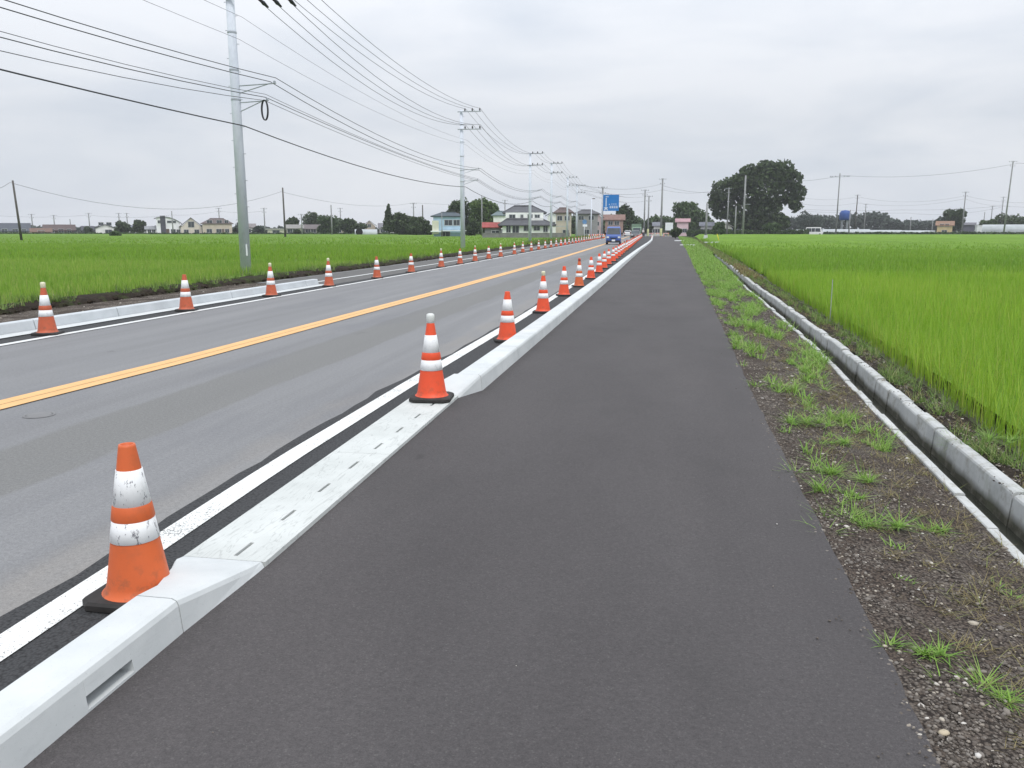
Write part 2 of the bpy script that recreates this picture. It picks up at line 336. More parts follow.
# ------------------------------------------------------------------ ground and carriageway
MB().add([(-1500, -200, -.55), (1500, -200, -.55), (1500, 1800, -.55), (-1500, 1800, -.55)], [(0, 1, 2, 3)]).build('terrain', M['terrain'], fix=False)['kind'] = 'structure'
MB().add([(-1490, 236, -.12), (-16, 236, -.12), (-16, 1790, -.12), (-1490, 1790, -.12)], [(0, 1, 2, 3)]).add([(6, 236, -.12), (1490, 236, -.12), (1490, 1790, -.12), (6, 1790, -.12)], [(0, 1, 2, 3)]).build('town_ground', M['town'], fix=False)['kind'] = 'structure'
ys = Ygeo(-6, 700, 1.04, .8)
road = MB().grid([[(-12.0 + (drift(y)), y, .0), (-9 + drift(y), y, .0), (-6 + drift(y), y, .0), (-1.9 + (drift(y)*.0 if y<212 else 3), y, .0)] for y in ys]); struct(road.build('road', M['road'], fix=False))
ys2 = Ygeo(-6, 212, 1.012, .035)
rag = {y: .003 * math.sin(y * 7.3) + .003 * math.sin(y * 17.1 + 1) + random.uniform(-.007, .007) for y in ys2}
path = MB().grid([[(pathL(y) + (pathR(y) - pathL(y)) * k / 4 + (rag.get(y, 0) if k == 4 else 0), y, .006 + (0 if k < 4 else -.008)) for k in range(5)] for y in sorted(ys2 + [3.299, 3.301, 7.309, 7.311, 7.699, 7.701])])
struct(path.build('path', M['path'], fix=False))
struct(MB().grid([[(-16, y, -.02), (1.5, y, -.02), (5.5, y, -.02)] for y in (212, 236)]).build('cross_road', M['road'], fix=False))
# fresh asphalt beside the kerb, ragged edge on the old carriageway
rows = []
for y in Ygeo(-6, 212, 1.02, .07):
    xl = float(np.interp(y, [2.3, 3.7, 5.5, 7.4, 9, 14, 40], [-2.58, -2.58, -2.65, -2.66, -2.60, -2.53, -2.52])) + drift(y) + .008 * math.sin(y * 9) + .012 * math.sin(y * 3.7 + 2) + random.uniform(-.014, .014)
    xr = -1.76 if y < 7.6 else kerbR(y) - .2
    rows.append([(xl, y, .004), ((xl + xr) / 2, y, .004), (xr, y, .004)])
struct(MB().grid(rows).build('asphalt_strip', M['strip'], fix=False))
rows = [[(-9.27 + drift(y), y, .004), (-8.86 + drift(y) + random.uniform(-.02, .02), y, .004)] for y in Ygeo(-6, 160, 1.02, .2)]
struct(MB().grid(rows).build('asphalt_strip', M['strip'], fix=False))
rows = [[(-11.6 + drift(y), y, .004), (-9.27 + drift(y), y, .004)] for y in Ygeo(22.4, 160, 1.02, .5)]
struct(MB().grid(rows).build('asphalt_strip', plain('grey shoulder asphalt', (.12, .118, .115), .9, .2, 0, .2, 4, .3), fix=False))
def line(name, f, wd, mat, y0, y1, z=.009):
    return struct(MB().grid([[(f(y) - wd / 2, y, z), (f(y) + wd / 2, y, z)] for y in Ygeo(y0, y1, 1.03, .3)]).build(name, mat, fix=False))
wl = pl([-6, 2, 5, 8, 14, 30, 60, 215], [-2.37, -2.375, -2.47, -2.47, -2.40, -2.40, -2.6, -4.4])
line('white_line', wl, .155, M['white'], -6, 210)
yc = lambda y: float(np.interp(y, [-6, 6, 9, 22, 60], [-5.85, -5.80, -5.63, -5.46, -5.35])) + drift(y)
line('yellow_line', lambda y: yc(y) - .086, .16, M['yellow'], -6, 205); line('yellow_line', lambda y: yc(y) + .086, .16, M['yellow'], -6, 205)
line('white_line', lambda y: -8.80 + drift(y), .14, M['whitefar'], -6, 205)
line('white_line', lambda y: -10.15 + drift(y), .13, M['whitefar'], 22.6, 120, .012)
line('concrete_strip', lambda y: -9.44, .30, M['kerb'], -6, 22.4, .016)
# manhole cover sunk in the lane
mc = MB().lathe([(0.001, .010), (.08, .010), (.095, .008), (.10, .004)], 24, c=(-5.15, 6.0)).lathe([(.105, .004), (.11, .007), (.12, .007), (.125, .004)], 24, c=(-5.15, 6.0)).build('manhole_cover', plain('cast iron', (.19, .19, .192), .75, .3, 0), smooth=True)
tag(mc, 'small round iron cover set in the near lane beside the yellow line', 'manhole cover')

# kerbs ------------------------------------------------------------
def ksec(xr, xl, h, y, r=.028, base=-.08):
    p = [(xr, base), (xr, 0.0)]
    if h > .05: p += [(xr - .012, h - r), (xr - .012 - r * .3, h - r * .35), (xr - .012 - r, h), (xl + .018, h), (xl + .006, h - .014)]
    else: p += [(xr, h - .008), (xr - .002, h - .004), (xr - .006, h), (xl + .006, h), (xl + .001, h - .004)]
    p += [(xl, 0.0), (xl, base)]
    return [(x, y, z) for x, z in p]
kb = MB(); xr, xl, kh = -1.78, -1.985, .145
for a, b in ((-6, -3.3), (-3.294, -1.3), (-1.294, .695), (.701, 2.15)): kb.loft([ksec(xr, xl, kh, a), ksec(xr, xl, kh, b)])
def notch(y): # section with a drain slot cut into the path side
    r = .028
    return [(x, y, z) for x, z in [(xr, -.08), (xr, .016), (xr - .13, .013), (xr - .14, .062), (xr - .005, .062), (xr - .012, kh - r), (xr - .012 - r * .3, kh - r * .35), (xr - .012 - r, kh), (xl + .018, kh), (xl + .006, kh - .014), (xl, 0.0), (xl, -.08)]]
kb.loft([notch(2.15), notch(2.39)]); kb.loft([ksec(xr, xl, kh, 2.39), ksec(xr, xl, kh, 2.694)])
kb.loft([ksec(-1.78, -1.985, kh, 2.70), ksec(-1.775, -2.0, .118, 2.85), ksec(-1.765, -2.12, .068, 3.15), ksec(-1.76, -2.175, .0501, 3.26), [(x, 3.34, min(z, .031)) for x, y_, z in ksec(-1.76, -2.178, .0502, 3.34)]])
struct(kb.build('kerb', M['kerb']))
sb = MB(); z1 = .030
tp = MB()
xL = lambda y: -2.175 - (y - 3.3) * .012; xR_ = lambda y: -1.76 - (y - 3.3) * .012
def slabpiece(x0f, x1f, a, b):
    sb.add([(x0f(a), a, -.05), (x1f(a), a, -.05), (x1f(b), b, -.05), (x0f(b), b, -.05), (x0f(a), a, z1), (x1f(a), a, z1), (x1f(b), b, z1), (x0f(b), b, z1)], [(3, 2, 1, 0), (4, 5, 6, 7), (0, 1, 5, 4), (1, 2, 6, 5), (2, 3, 7, 6), (3, 0, 4, 7)])
for a, b in ((3.346, 5.23), (5.234, 7.31)):
    slabpiece(xL, lambda y: -1.945, a, b); slabpiece(lambda y: -1.925, xR_, a, b)
    prev = a; s0 = 3.39
    while s0 < b:
        if s0 >= a - .01:
            slabpiece(lambda y: -1.945, lambda y: -1.925, prev, s0); prev = s0 + .17
        s0 += .49
    if prev < b: slabpiece(lambda y: -1.945, lambda y: -1.925, prev, b)
struct(sb.build('dropped_kerb', M['slab']))
MB().box((-1.935, 5.2, -.035), (.03, 4.1, .02)).build('slot_shade', M['black'])['kind'] = 'structure'  # black strip in place of the shade down in the drain slots
kf = MB(); kf.loft([[(x, 7.316, min(z, .031)) for x, y_, z in ksec(-1.805, -2.22, .0505, 7.316)], ksec(-1.665, -1.96, .165, 7.70)])
y = 7.706
while y < 206:
    e = y + 1.994; s_ = .165
    kf.loft([ksec(kerbR(t), kerbR(t) - .265, s_, t, .03) for t in (y, (y + e) / 2, e)]); y += 2.0
struct(kf.build('kerb', M['kerb']))
kl = MB(); y = -5.0
while y < 22:
    e = min(y + 2.03, 22.35)
    kl.loft([[(-9.59, t, -.05), (-9.60, t, .02), (-9.63, t, .155), (-9.645, t, .168), (-9.78, t, .168), (-9.80, t, .15), (-9.81, t, -.05)] for t in (y + .006, e - .006)]); y += 2.04
struct(kl.build('kerb', m_concrete('left kerb concrete', (.43, .46, .48), (.53, .56, .58))))
# gravel strip and soil bank on the left
rows = []
for y in Ygeo(-6, 22.4, 1.02, .12):
    rows.append([(-9.8 - k * .215, y, .02 + .02 * (0 if k in (0,) else 1) * float(vn(np.array(k * .9), np.array(y * 1.5)))) for k in range(12)])
struct(MB().grid(rows).build('gravel_strip', M['gravel2'], fix=False))
rows = []
for y in Ygeo(-6, 215, 1.015, .08):
    r_ = []
    for k, (x, z) in enumerate(((-11.75, -.02), (-11.85, .03), (-11.95, .11), (-12.1, .14), (-12.35, .16), (-12.8, .10), (-13.4, .03))):
        n = float(vn(np.array(x * 5 + k), np.array(y * 2.2))) + .6 * float(vn(np.array(x * 2), np.array(y * .6)))
        r_.append((x + n * .05 + drift(y) * .9, y, z + n * .032))
    rows.append(r_)
struct(MB().grid(rows).build('soil_bank', M['soil'], smooth=True, fix=False))

# right-hand verge, gutter and bank --------------------------------
def zverge(x, Y):
    a, b = np.vectorize(pathR)(Y), np.vectorize(gutL)(Y); t = np.clip((x - a) / (b - a), 0, 1)
    e = np.clip(t * 8, 0, 1) * np.clip((1 - t) * 8, 0, 1)
    return -.004 - .14 * t ** 1.3 + .02 * vn(x * 1.6, Y * 1.3) * e + .008 * vn(x * 7, Y * 6) * e - .002 * (t < .02)
rows = []
for y in Ygeo(-4, 236, 1.012, .04):
    a, b = pathR(y) - .035, gutL(y) + .005; xs = np.linspace(a, b, 18); zs = zverge(xs, np.full(18, y))
    rows.append([(x + (0.012 * math.sin(y * 23) * (i == 0)), y, z) for i, (x, z) in enumerate(zip(xs, zs))])
struct(MB().grid(rows).build('verge', M['gravel'], smooth=True, fix=False))
gt = MB(); y = -3.5; k = 0
while y < 60:
    e = y + .592; zo = random.uniform(-.012, .012); xo = random.uniform(-.010, .010)
    def gs(t): 
        g = gutL(t) + xo
        return [(g + px, t, pz + zo) for px, pz in [(0, -.5), (0, -.136), (.006, -.13), (.060, -.13), (.066, -.136), (.075, -.38), (.325, -.38), (.345, -.125), (.352, -.112), (.372, -.102), (.43, -.102), (.45, -.115), (.46, -.5)]]
    gt.loft([gs(y), gs(e)]); y += .6
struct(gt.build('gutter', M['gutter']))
struct(MB().grid([[(gutL(y) + .07, y, -.325), (gutL(y) + .335, y, -.325)] for y in Ygeo(-4, 60, 1.05, 1)]).build('gutter_water', (lambda m: (m.color((.035, .036, .028)), m.bump(m.noise(9, 3), .15, .01), m.m)[2])(Mat('still ditch water', .12, .5)), fix=False))
def zbank(x, Y):
    a, b = np.vectorize(gutR)(Y), np.vectorize(riceE)(Y); t = np.clip((x - a) / (b - a), 0, 1.3)
    return np.interp(t, [0, .15, .45, .75, 1.0, 1.3], [-.12, -.115, -.20, -.36, -.43, -.43]) + .02 * vn(x * 2, Y * 1.7)
rows = []
for y in Ygeo(-4, 236, 1.012, .06):
    a, b = gutR(y) + .005, riceE(y) + .5
    if y > 60: a = gutL(y) + .004
    xs = np.linspace(a, b, 16); zs = zbank(xs, np.full(16, y)); rows.append(list(zip(xs, [y] * 16, zs)))
struct(MB().grid(rows).build('ditch_bank', M['soil'], smooth=True, fix=False))

# paddies: mud below, canopy sheet that comes up to leaf height with distance
def canopy(name, xf, y0, y1, zg, zc, ynear, yfar, mat, sgn):
    rows = []
    for y in Ygeo(y0, y1, 1.04, .6):
        r_ = []
        for q in np.concatenate([np.linspace(0, 30, 22), np.linspace(34, 400, 22)]):
            x = xf(y) + sgn * q; d = math.hypot(x, y)
            z = float(np.interp(d, [ynear, yfar, 205], [zg, zc, zc + (.42 if sgn > 0 else .12)])) + (.03 * float(vn(np.array(x * .21), np.array(y * .17))) if d > ynear else 0)
            if q < .6: z = zg
            r_.append((x, y, z))
        rows.append(r_)
    return struct(MB().grid(rows).build(name, mat, smooth=True, fix=False))
canopy('rice_field', lambda y: riceE(y) + .15, -4, 232, -.30, .02, 30, 90, M['fieldR'], 1)
canopy('rice_field', lambda y: -12.9 + drift(y), -4, 236, .02, .24, 35, 110, M['fieldL'], -1)
struct(MB().grid([[(riceE(y) - .1, y, -.41), (riceE(y) + 3, y, -.41)] for y in Ygeo(-4, 60, 1.05, 1)]).build('paddy_mud', M['mud'], fix=False))

# ------------------------------------------------------------------ grass blades
def blades(P, az, ln, wd, lean, curve, segs):
    n = len(P); V = np.zeros((n, 2 * segs + 1, 3)); pos = P.copy(); th = lean.copy(); st = ln / segs
    side = np.stack([-np.sin(az), np.cos(az), np.zeros(n)], 1)
    for s in range(segs):
        k = (1, .85, .55, .3)[s] if segs > 1 else 1
        V[:, 2 * s] = pos - side * (wd * k / 2)[:, None]; V[:, 2 * s + 1] = pos + side * (wd * k / 2)[:, None]
        pos = pos + np.stack([np.cos(az) * np.sin(th), np.sin(az) * np.sin(th), np.cos(th)], 1) * st[:, None]; th = th + curve / segs
    V[:, 2 * segs] = pos
    T = []
    for s in range(segs - 1): a = 2 * s; T += [(a, a + 1, a + 3), (a, a + 3, a + 2)]
    T.append((2 * segs - 2, 2 * segs - 1, 2 * segs)); T = np.array(T)
    return V.reshape(-1, 3), (T[None] + (np.arange(n) * (2 * segs + 1))[:, None, None]).reshape(-1, 3)
def stuff(name, parts, mat, label):
    V = []; T = []; b = 0
    for v, t in parts: V.append(v); T.append(t + b); b += len(v)
    o = tri_object(name, np.concatenate(V), np.concatenate(T), mat); return tag(o, label, name.replace('_', ' '), kind='stuff')
def rice(xin, y0, y1, xfar, dens, per, h, wd, zg, sgn, segs=3, hill=(.30, .17)):
    # hills of seedlings in rows; xin: edge, xfar(Y): how far from the edge to plant
    ny = int((y1 - y0) / hill[1]); P = []
    for i in range(ny):
        Y = y0 + (i + .5) * hill[1]; L_ = abs(xfar(Y) - xin(Y)); nx = int(L_ / hill[0])
        if nx <= 0: continue
        j_ = .03 if hill[0] < .4 else hill[0] * .6; x = xin(Y) + sgn * np.abs((np.arange(nx) + .1) * hill[0] + rng.normal(0, j_, nx)); P.append(np.stack([x, np.full(nx, Y) + rng.normal(0, j_, nx)], 1))
    P = np.concatenate(P); P = P[rng.random(len(P)) < dens]; n = len(P) * per
    base = np.repeat(P, per, 0) + rng.normal(0, .035, (n, 2)); az = rng.uniform(0, 2 * np.pi, n)
    hv = 1 + .10 * vn(base[:, 0] * .35, base[:, 1] * .3)
    ln = h * rng.uniform(.72, 1.12, n) * hv; lean = np.abs(rng.normal(.12, .10, n)); cv = np.abs(rng.normal(.35, .25, n))
    return blades(np.column_stack([base, np.full(n, zg)]), az, ln, wd * rng.uniform(.7, 1.3, n), lean, cv, segs)
rR = [rice(riceE, 3, 16, lambda Y: max(.5 * Y + 2.5, riceE(Y) + 1), 1, 15, .56, .009, -.42, 1),
      rice(riceE, 16, 34, lambda Y: .46 * Y + 1.5, 1, 9, .54, .014, -.40, 1, 2),
      rice(riceE, 34, 75, lambda Y: .43 * Y + 1, 1, 6, .5, .028, -.34, 1, 2, (.45, .3)),
      rice(riceE, 75, 150, lambda Y: .43 * Y + 1, 1, 4, .42, .07, -.22, 1, 2, (1.0, .8))]
stuff('rice_plants', rR[:2], M['riceR'], 'tall bright green rice filling the near part of the right hand paddy'); stuff('rice_plants', rR[2:], M['riceF'], 'deeper green rice in the far part of the right hand paddy')
eL = lambda Y: -12.35 + drift(Y) * .9
def eLn(Y): return eL(Y) - 2.1 * math.exp(-((Y - 25.6) / 2.2) ** 2) - .12 * math.sin(Y * 2.1) - .08 * math.sin(Y * 5.3)
rL = [rice(eLn, 11, 34, lambda Y: -.95 * Y - 3, 1, 8, .30, .014, .04, -1, 2, (.3, .17)),
      rice(eLn, 34, 75, lambda Y: -.93 * Y, .95, 5, .32, .03, .04, -1, 2, (.45, .32)),
      rice(eLn, 75, 150, lambda Y: -.93 * Y, .9, 4, .3, .08, .12, -1, 2, (1.3, 1.0))]
stuff('rice_plants', rL[:1], M['riceL'], 'short green rice along the near side of the left hand field'); stuff('rice_plants', rL[1:], M['riceF'], 'short green rice covering the far part of the left hand field')
def tufts(n, xf, yf, zf, nb, ln, wd, lean=(.9, .3), cv=(.7, .3), keep=None, segs=3):
    Y = yf(n); x = xf(Y); 
    if keep is not None: k = keep(x, Y); Y, x = Y[k], x[k]
    z = zf(x, Y); m_ = len(Y) * nb; sc_ = np.repeat(rng.uniform(.5, 1.4, len(Y)), nb)
    base = np.repeat(np.stack([x, Y, z - .004], 1), nb, 0) + np.column_stack([rng.normal(0, .025, m_), rng.normal(0, .025, m_), np.zeros(m_)])
    return blades(base, rng.uniform(0, 2 * np.pi, m_), ln * sc_ * rng.uniform(.5, 1.2, m_), wd * rng.uniform(.7, 1.3, m_), np.clip(rng.normal(*lean, m_), .05, 1.45), rng.normal(*cv, m_), segs)
gv = lambda Y, a, b: np.vectorize(pathR)(Y) + (np.vectorize(gutL)(Y) - np.vectorize(pathR)(Y)) * (a + (b - a) * rng.random(len(Y)))
cover = lambda x, Y: vn(x * 2.1 + .4, Y * .42) + .5 * vn(x * 4.7, Y * 1.6) + np.interp(Y, [2, 5, 7, 9.5, 12, 18, 30, 40], [-1.3, -.6, -.35, -.35, -.15, -.05, .35, 1.0]) > rng.normal(.15, .12, len(Y))
W = [tufts(900, lambda Y: gv(Y, .1, 1), lambda n: rng.uniform(3.2, 8, n), zverge, 18, .15, .006, keep=cover),
     tufts(5200, lambda Y: gv(Y, .03, 1), lambda n: rng.uniform(8, 30, n), zverge, 12, .15, .009, keep=cover),
     tufts(5500, lambda Y: gv(Y, .0, 1.05), lambda n: rng.uniform(30, 60, n), zverge, 8, .15, .016, keep=cover, segs=2),
     tufts(7000, lambda Y: gv(Y, .0, 1.2), lambda n: rng.uniform(60, 205, n), zverge, 6, .2, .05, segs=2)]
stuff('roadside_grass', W, M['weed2'], 'low green weeds and crabgrass spreading over the gravel verge beside the path')
bk = lambda Y, a, b: np.vectorize(gutR)(Y) + (np.vectorize(riceE)(Y) - np.vectorize(gutR)(Y)) * (a + (b - a) * rng.random(len(Y)))
cov2 = lambda x, Y: vn(x * 1.3, Y * .9) + .3 * vn(x * 4, Y * 3) > rng.normal(.0, .2, len(Y))
B = [tufts(260, lambda Y: bk(Y, -.03, .40), lambda n: rng.uniform(3, 12, n), zbank, 20, .17, .006, (.7, .35), keep=cov2),
     tufts(50, lambda Y: bk(Y, .3, .85), lambda n: rng.uniform(3, 12, n), zbank, 12, .15, .005, (.6, .35), keep=cov2),
     tufts(420, lambda Y: bk(Y, .0, .6), lambda n: rng.uniform(12, 35, n), zbank, 12, .15, .01, (.6, .35), keep=cov2),
     tufts(3600, lambda Y: bk(Y, -.1, .6), lambda n: rng.uniform(40, 200, n), zbank, 8, .2, .035, (.6, .35), segs=2)]
stuff('bank_weeds', B, M['weed'], 'weeds growing on the earth bank between the concrete gutter and the rice')
Dg = [tufts(900, lambda Y: gv(Y, .25, 1), lambda n: rng.uniform(2, 14, n), zverge, 12, .10, .003, (1.2, .25), (.3, .4)),
      tufts(500, lambda Y: bk(Y, .0, .35), lambda n: rng.uniform(3, 30, n), zbank, 8, .10, .004, (1.0, .35)),
      tufts(2200, lambda Y: bk(Y, -.1, .6), lambda n: rng.uniform(30, 150, n), zbank, 9, .17, .03, (.5, .35), segs=2)]
stuff('dry_grass', Dg, M['dry'], 'straw coloured dead grass lying on the verge and gutter edge')
LB = [tufts(1500, lambda Y: np.vectorize(eL)(Y) + rng.normal(.0, .22, len(Y)), lambda n: rng.uniform(9, 45, n), lambda x, Y: .12 + 0 * x, 12, .2, .012, (.6, .3), keep=lambda x, Y: vn(x * .7, Y * .8) > .1, segs=2),
      tufts(3000, lambda Y: -10.4 - 2.2 * rng.random(len(Y)) + np.vectorize(drift)(Y) - np.interp(Y, [60, 90], [1.3, 1.0]), lambda n: rng.uniform(85, 200, n), lambda x, Y: .02 + 0 * x, 9, .45, .05, (.4, .3), segs=2)]
stuff('bank_weeds', LB, M['weed'], 'rough grass along the soil edge of the left hand field')

# loose stones ------------------------------------------------------
def stones(n, xf, yf, zf, smin, smax, p=2.2):
    t = (1 + 5 ** .5) / 2; ico = np.array([(-1, t, 0), (1, t, 0), (-1, -t, 0), (1, -t, 0), (0, -1, t), (0, 1, t), (0, -1, -t), (0, 1, -t), (t, 0, -1), (t, 0, 1), (-t, 0, -1), (-t, 0, 1)]) / 1.9
    fc = np.array([(0, 11, 5), (0, 5, 1), (0, 1, 7), (0, 7, 10), (0, 10, 11), (1, 5, 9), (5, 11, 4), (11, 10, 2), (10, 7, 6), (7, 1, 8), (3, 9, 4), (3, 4, 2), (3, 2, 6), (3, 6, 8), (3, 8, 9), (4, 9, 5), (2, 4, 11), (6, 2, 10), (8, 6, 7), (9, 8, 1)])
    Y = yf(n); x = xf(Y); k_ = (vn(x * 1.7, Y * 1.4) + .5 * vn(x * 4.1, Y * 3.7)) > rng.normal(-.15, .45, len(Y)); Y = Y[k_]; x = x[k_]; n = len(Y); z = zf(x, Y); s = smin + (smax - smin) * rng.random(n) ** p * 1.0
    v = ico[None] * rng.uniform(.75, 1.2, (n, 12, 1)) * np.stack([s * rng.uniform(.7, 1.3, n), s * rng.uniform(.7, 1.3, n), s * rng.uniform(.4, .8, n)], 1)[:, None]
    a = rng.uniform(0, 6.28, n); ca, sa = np.cos(a)[:, None], np.sin(a)[:, None]
    v = np.stack([v[..., 0] * ca - v[..., 1] * sa, v[..., 0] * sa + v[..., 1] * ca, v[..., 2]], 2) + np.stack([x, Y, z + s * .12], 1)[:, None]
    return v.reshape(-1, 3), (fc[None] + (np.arange(n) * 12)[:, None, None]).reshape(-1, 3)
ms_ = Mat('loose stone', .85, .25); ms_.color(ms_.ramp(ms_.island(), [(0, (.06, .05, .042)), (.4, (.12, .104, .09)), (.75, (.18, .162, .145)), (.92, (.25, .22, .185)), (.97, (.38, .34, .28)), (1, (.52, .50, .47))]))
S = [stones(30000, lambda Y: gv(Y, -.03, 1), lambda n: 1.9 + 5.5 * rng.random(n) ** 1.3, zverge, .0014, .009, 3.2),
     stones(620, lambda Y: gv(Y, .02, 1), lambda n: 1.9 + 6 * rng.random(n) ** 1.3, zverge, .008, .020, 3.5),
     stones(5500, lambda Y: gv(Y, -.06, .2), lambda n: 1.9 + 8 * rng.random(n) ** 1.3, zverge, .002, .012, 3),
     stones(9000, lambda Y: gv(Y, 0, 1), lambda n: rng.uniform(7, 20, n), zverge, .006, .018),
     stones(3000, lambda Y: bk(Y, 0, .6), lambda n: rng.uniform(3, 14, n), zbank, .004, .016)]
S.append(stones(500, lambda Y: np.vectorize(gutL)(Y) + .40 + rng.normal(0, .04, len(Y)), lambda n: np.concatenate([rng.normal(5.7, .12, n // 2), rng.uniform(3, 25, n - n // 2)]), lambda x, Y: -.10 + 0 * x, .003, .012, 2)); S.append(stones(260, lambda Y: np.vectorize(pathR)(Y) - np.abs(rng.normal(0, .10, len(Y))), lambda n: 1.9 + 9 * rng.random(n) ** 1.3, lambda x, Y: .006 + 0 * x, .0016, .006, 2)); S.append(stones(160, lambda Y: rng.uniform(-1.7, .9, len(Y)), lambda n: 1.9 + 9 * rng.random(n), lambda x, Y: .006 + 0 * x, .0012, .004, 2))
stuff('loose_gravel', S, ms_.m, 'loose grey and tan gravel lying on the verge beside the path')
G2 = [stones(1500, lambda Y: -9.85 - 2.1 * rng.random(len(Y)), lambda n: rng.uniform(9, 22, n), lambda x, Y: .02 + 0 * x, .006, .025)]
stuff('loose_gravel', G2, ms_.m, 'loose grey gravel behind the raised left kerb')
S3 = [stones(2600, lambda Y: np.vectorize(eL)(Y) + .35 + rng.normal(0, .12, len(Y)), lambda n: rng.uniform(10, 60, n), lambda x, Y: .05 + 0 * x, .02, .07)]
stuff('soil_clods', S3, M['soil'], 'dark clods of soil along the cut edge of the left hand field')
bigst = [(2.36 + .14, 1.02, .022, 'oval cream pebble at the asphalt edge in the bottom right corner')]
def pebble(x, y, s, label):
    z = float(zverge(np.array([x]), np.array([y]))[0]); mb = MB().lathe([(.001, -.5 * s), (.6 * s, -.42 * s), (.95 * s, 0), (.62 * s, .4 * s), (.001, .5 * s)], 14)
    o = mb.build('pebble', plain('cream pebble', (.42, .36, .26), .7), smooth=True); o.location = (x, y, z + s * .3); o.scale = (1.25, .9, .8); o.rotation_euler = (0, 0, .5); tag(o, label, 'pebble')
pebble(.925, 2.52, .017, 'oval cream pebble at the asphalt edge in the bottom right corner')
# individual weeds on the bare gravel
def weed(x, y, s, nb, label):
    nb = int(nb * 1.5)
    z = float((zbank if x > gutR(y) - .1 else zverge)(np.array([x]), np.array([y]))[0]); n = nb
    nc = max(3, int(s * 26)); cen = rng.normal(0, s * .42, (nc, 2)) * np.array([1.25, .7]); cen[0] = 0; ci = rng.integers(0, nc, n); s = s * .62
    v, t = blades(np.column_stack([cen[ci, 0] + rng.normal(0, .012, n), cen[ci, 1] + rng.normal(0, .012, n), np.zeros(n)]), rng.uniform(0, 6.28, n), s * rng.uniform(.35, 1.3, n), .0058 * rng.uniform(.7, 1.4, n), np.clip(rng.normal(1.18, .28, n), .15, 1.5), rng.normal(.35, .3, n), 4)
    o = tri_object('weed_tuft', v, t, M['weed2']); o.location = (x, y, z - .004); tag(o, label, 'weed', 'weeds growing through the bare gravel')
import itertools
for (u, v, s, nb, lb) in ((872, 528, .27, 190, 'largest spreading grass tuft on the gravel, nearest to the asphalt edge'), (925, 662, .15, 85, 'small lush grass tuft in bare gravel near the bottom right corner'),
                          (1004, 706, .20, 110, 'grass tuft cut off by the right edge of the photo, lowest of the weeds'), (832, 478, .26, 130, 'flat grass tuft just beyond the largest one by the asphalt'),
                          (925, 522, .17, 80, 'thin grass tuft halfway between the path and the gutter'), (908, 586, .08, 24, 'tiny seedling weed on dark soil below the halfway tuft'),
                          (850, 500, .2, 60, 'sparse grass tuft touching the far side of the largest one'), (792, 425, .28, 130, 'wide flat grass tuft at the asphalt edge, third clump up the path'), (830, 446, .2, 80, 'small grass tuft right of the wide flat one'), (785, 392, .3, 150, 'broad grass clump at the asphalt edge, fourth up the path'),
                          (1012, 588, .13, 45, 'grass tuft beside the white gutter lip at the right edge'), (955, 436, .30, 150, 'bushy grass clump leaning over the gutter wall beneath the rice'), (1012, 490, .22, 100, 'grass clump over the gutter wall at the right edge')):
    d = ray(u, v); t_ = ((-.05 if lb.find('gutter wall') < 0 else -.14) - H) / d[2]; weed(max(float(d[0] * t_), gutR(float(d[1] * t_)) + .26) if 'gutter wall' in lb else float(d[0] * t_), float(d[1] * t_), s, int(nb * 1.4), lb)

# ------------------------------------------------------------------ traffic cones
def cone_parts(root, body, band, cap=None, segs=36, single=False):
    r = lambda z: .137 - (.137 - .034) * (z - .03) / .67
    base = MB(); b = .185
    sec = lambda s, z, rr: [(s * x + 0, s * y + 0, z) for x, y in [(b - rr, -b), (b, -b + rr), (b, b - rr), (b - rr, b), (-b + rr, b), (-b, b - rr), (-b, -b + rr), (-b + rr, -b)]]
    base.loft([sec(1, .004, .05), sec(1, .028, .05), sec(.94, .04, .05)])
    bd = MB().lathe([(r(.03) + .018, .038), (r(.05) + .004, .052)] + [(r(z), z) for z in (.08, .3, .5, .69)] + [(.033, .70), (.026, .70), (.024, .66)], segs)
    bands = []
    for a, c in ((.59, .436), (.368, .276)): bands.append(MB().lathe([(r(a) + .0005, a + .001), (r(a) + .0035, a), (r(c) + .0035, c), (r(c) + .0005, c - .001)], segs))
    collar = MB().lathe([(r(.436) + .003, .436), (r(.43) + .006, .43), (r(.374) + .006, .374), (r(.368) + .003, .368)], segs)
    cp = None
    if cap: cp = MB().lathe([(.030, .695), (.036, .70), (.037, .755), (.034, .775), (.02, .783), (.001, .784)], segs)
    if single:
        mb = MB()
        for m_, i in ((base, 0), (bd, 1), (bands[0], 2), (bands[1], 2), (collar, 1)) + (((cp, 3),) if cp else ()): mb.add(m_.v, m_.f, i)
        return mb.build('traffic_cone', [M['rubber'], body, band, cap or band], smooth=False)
    base.build('rubber_base', M['rubber'], root); bd.build('cone_body', body, root, True)
    for m_ in bands: m_.build('reflective_band', band, root, True)
    collar.build('collar', body, root, True)
    if cp: cp.build('lamp_cap', cap, root, True)
protos = {}
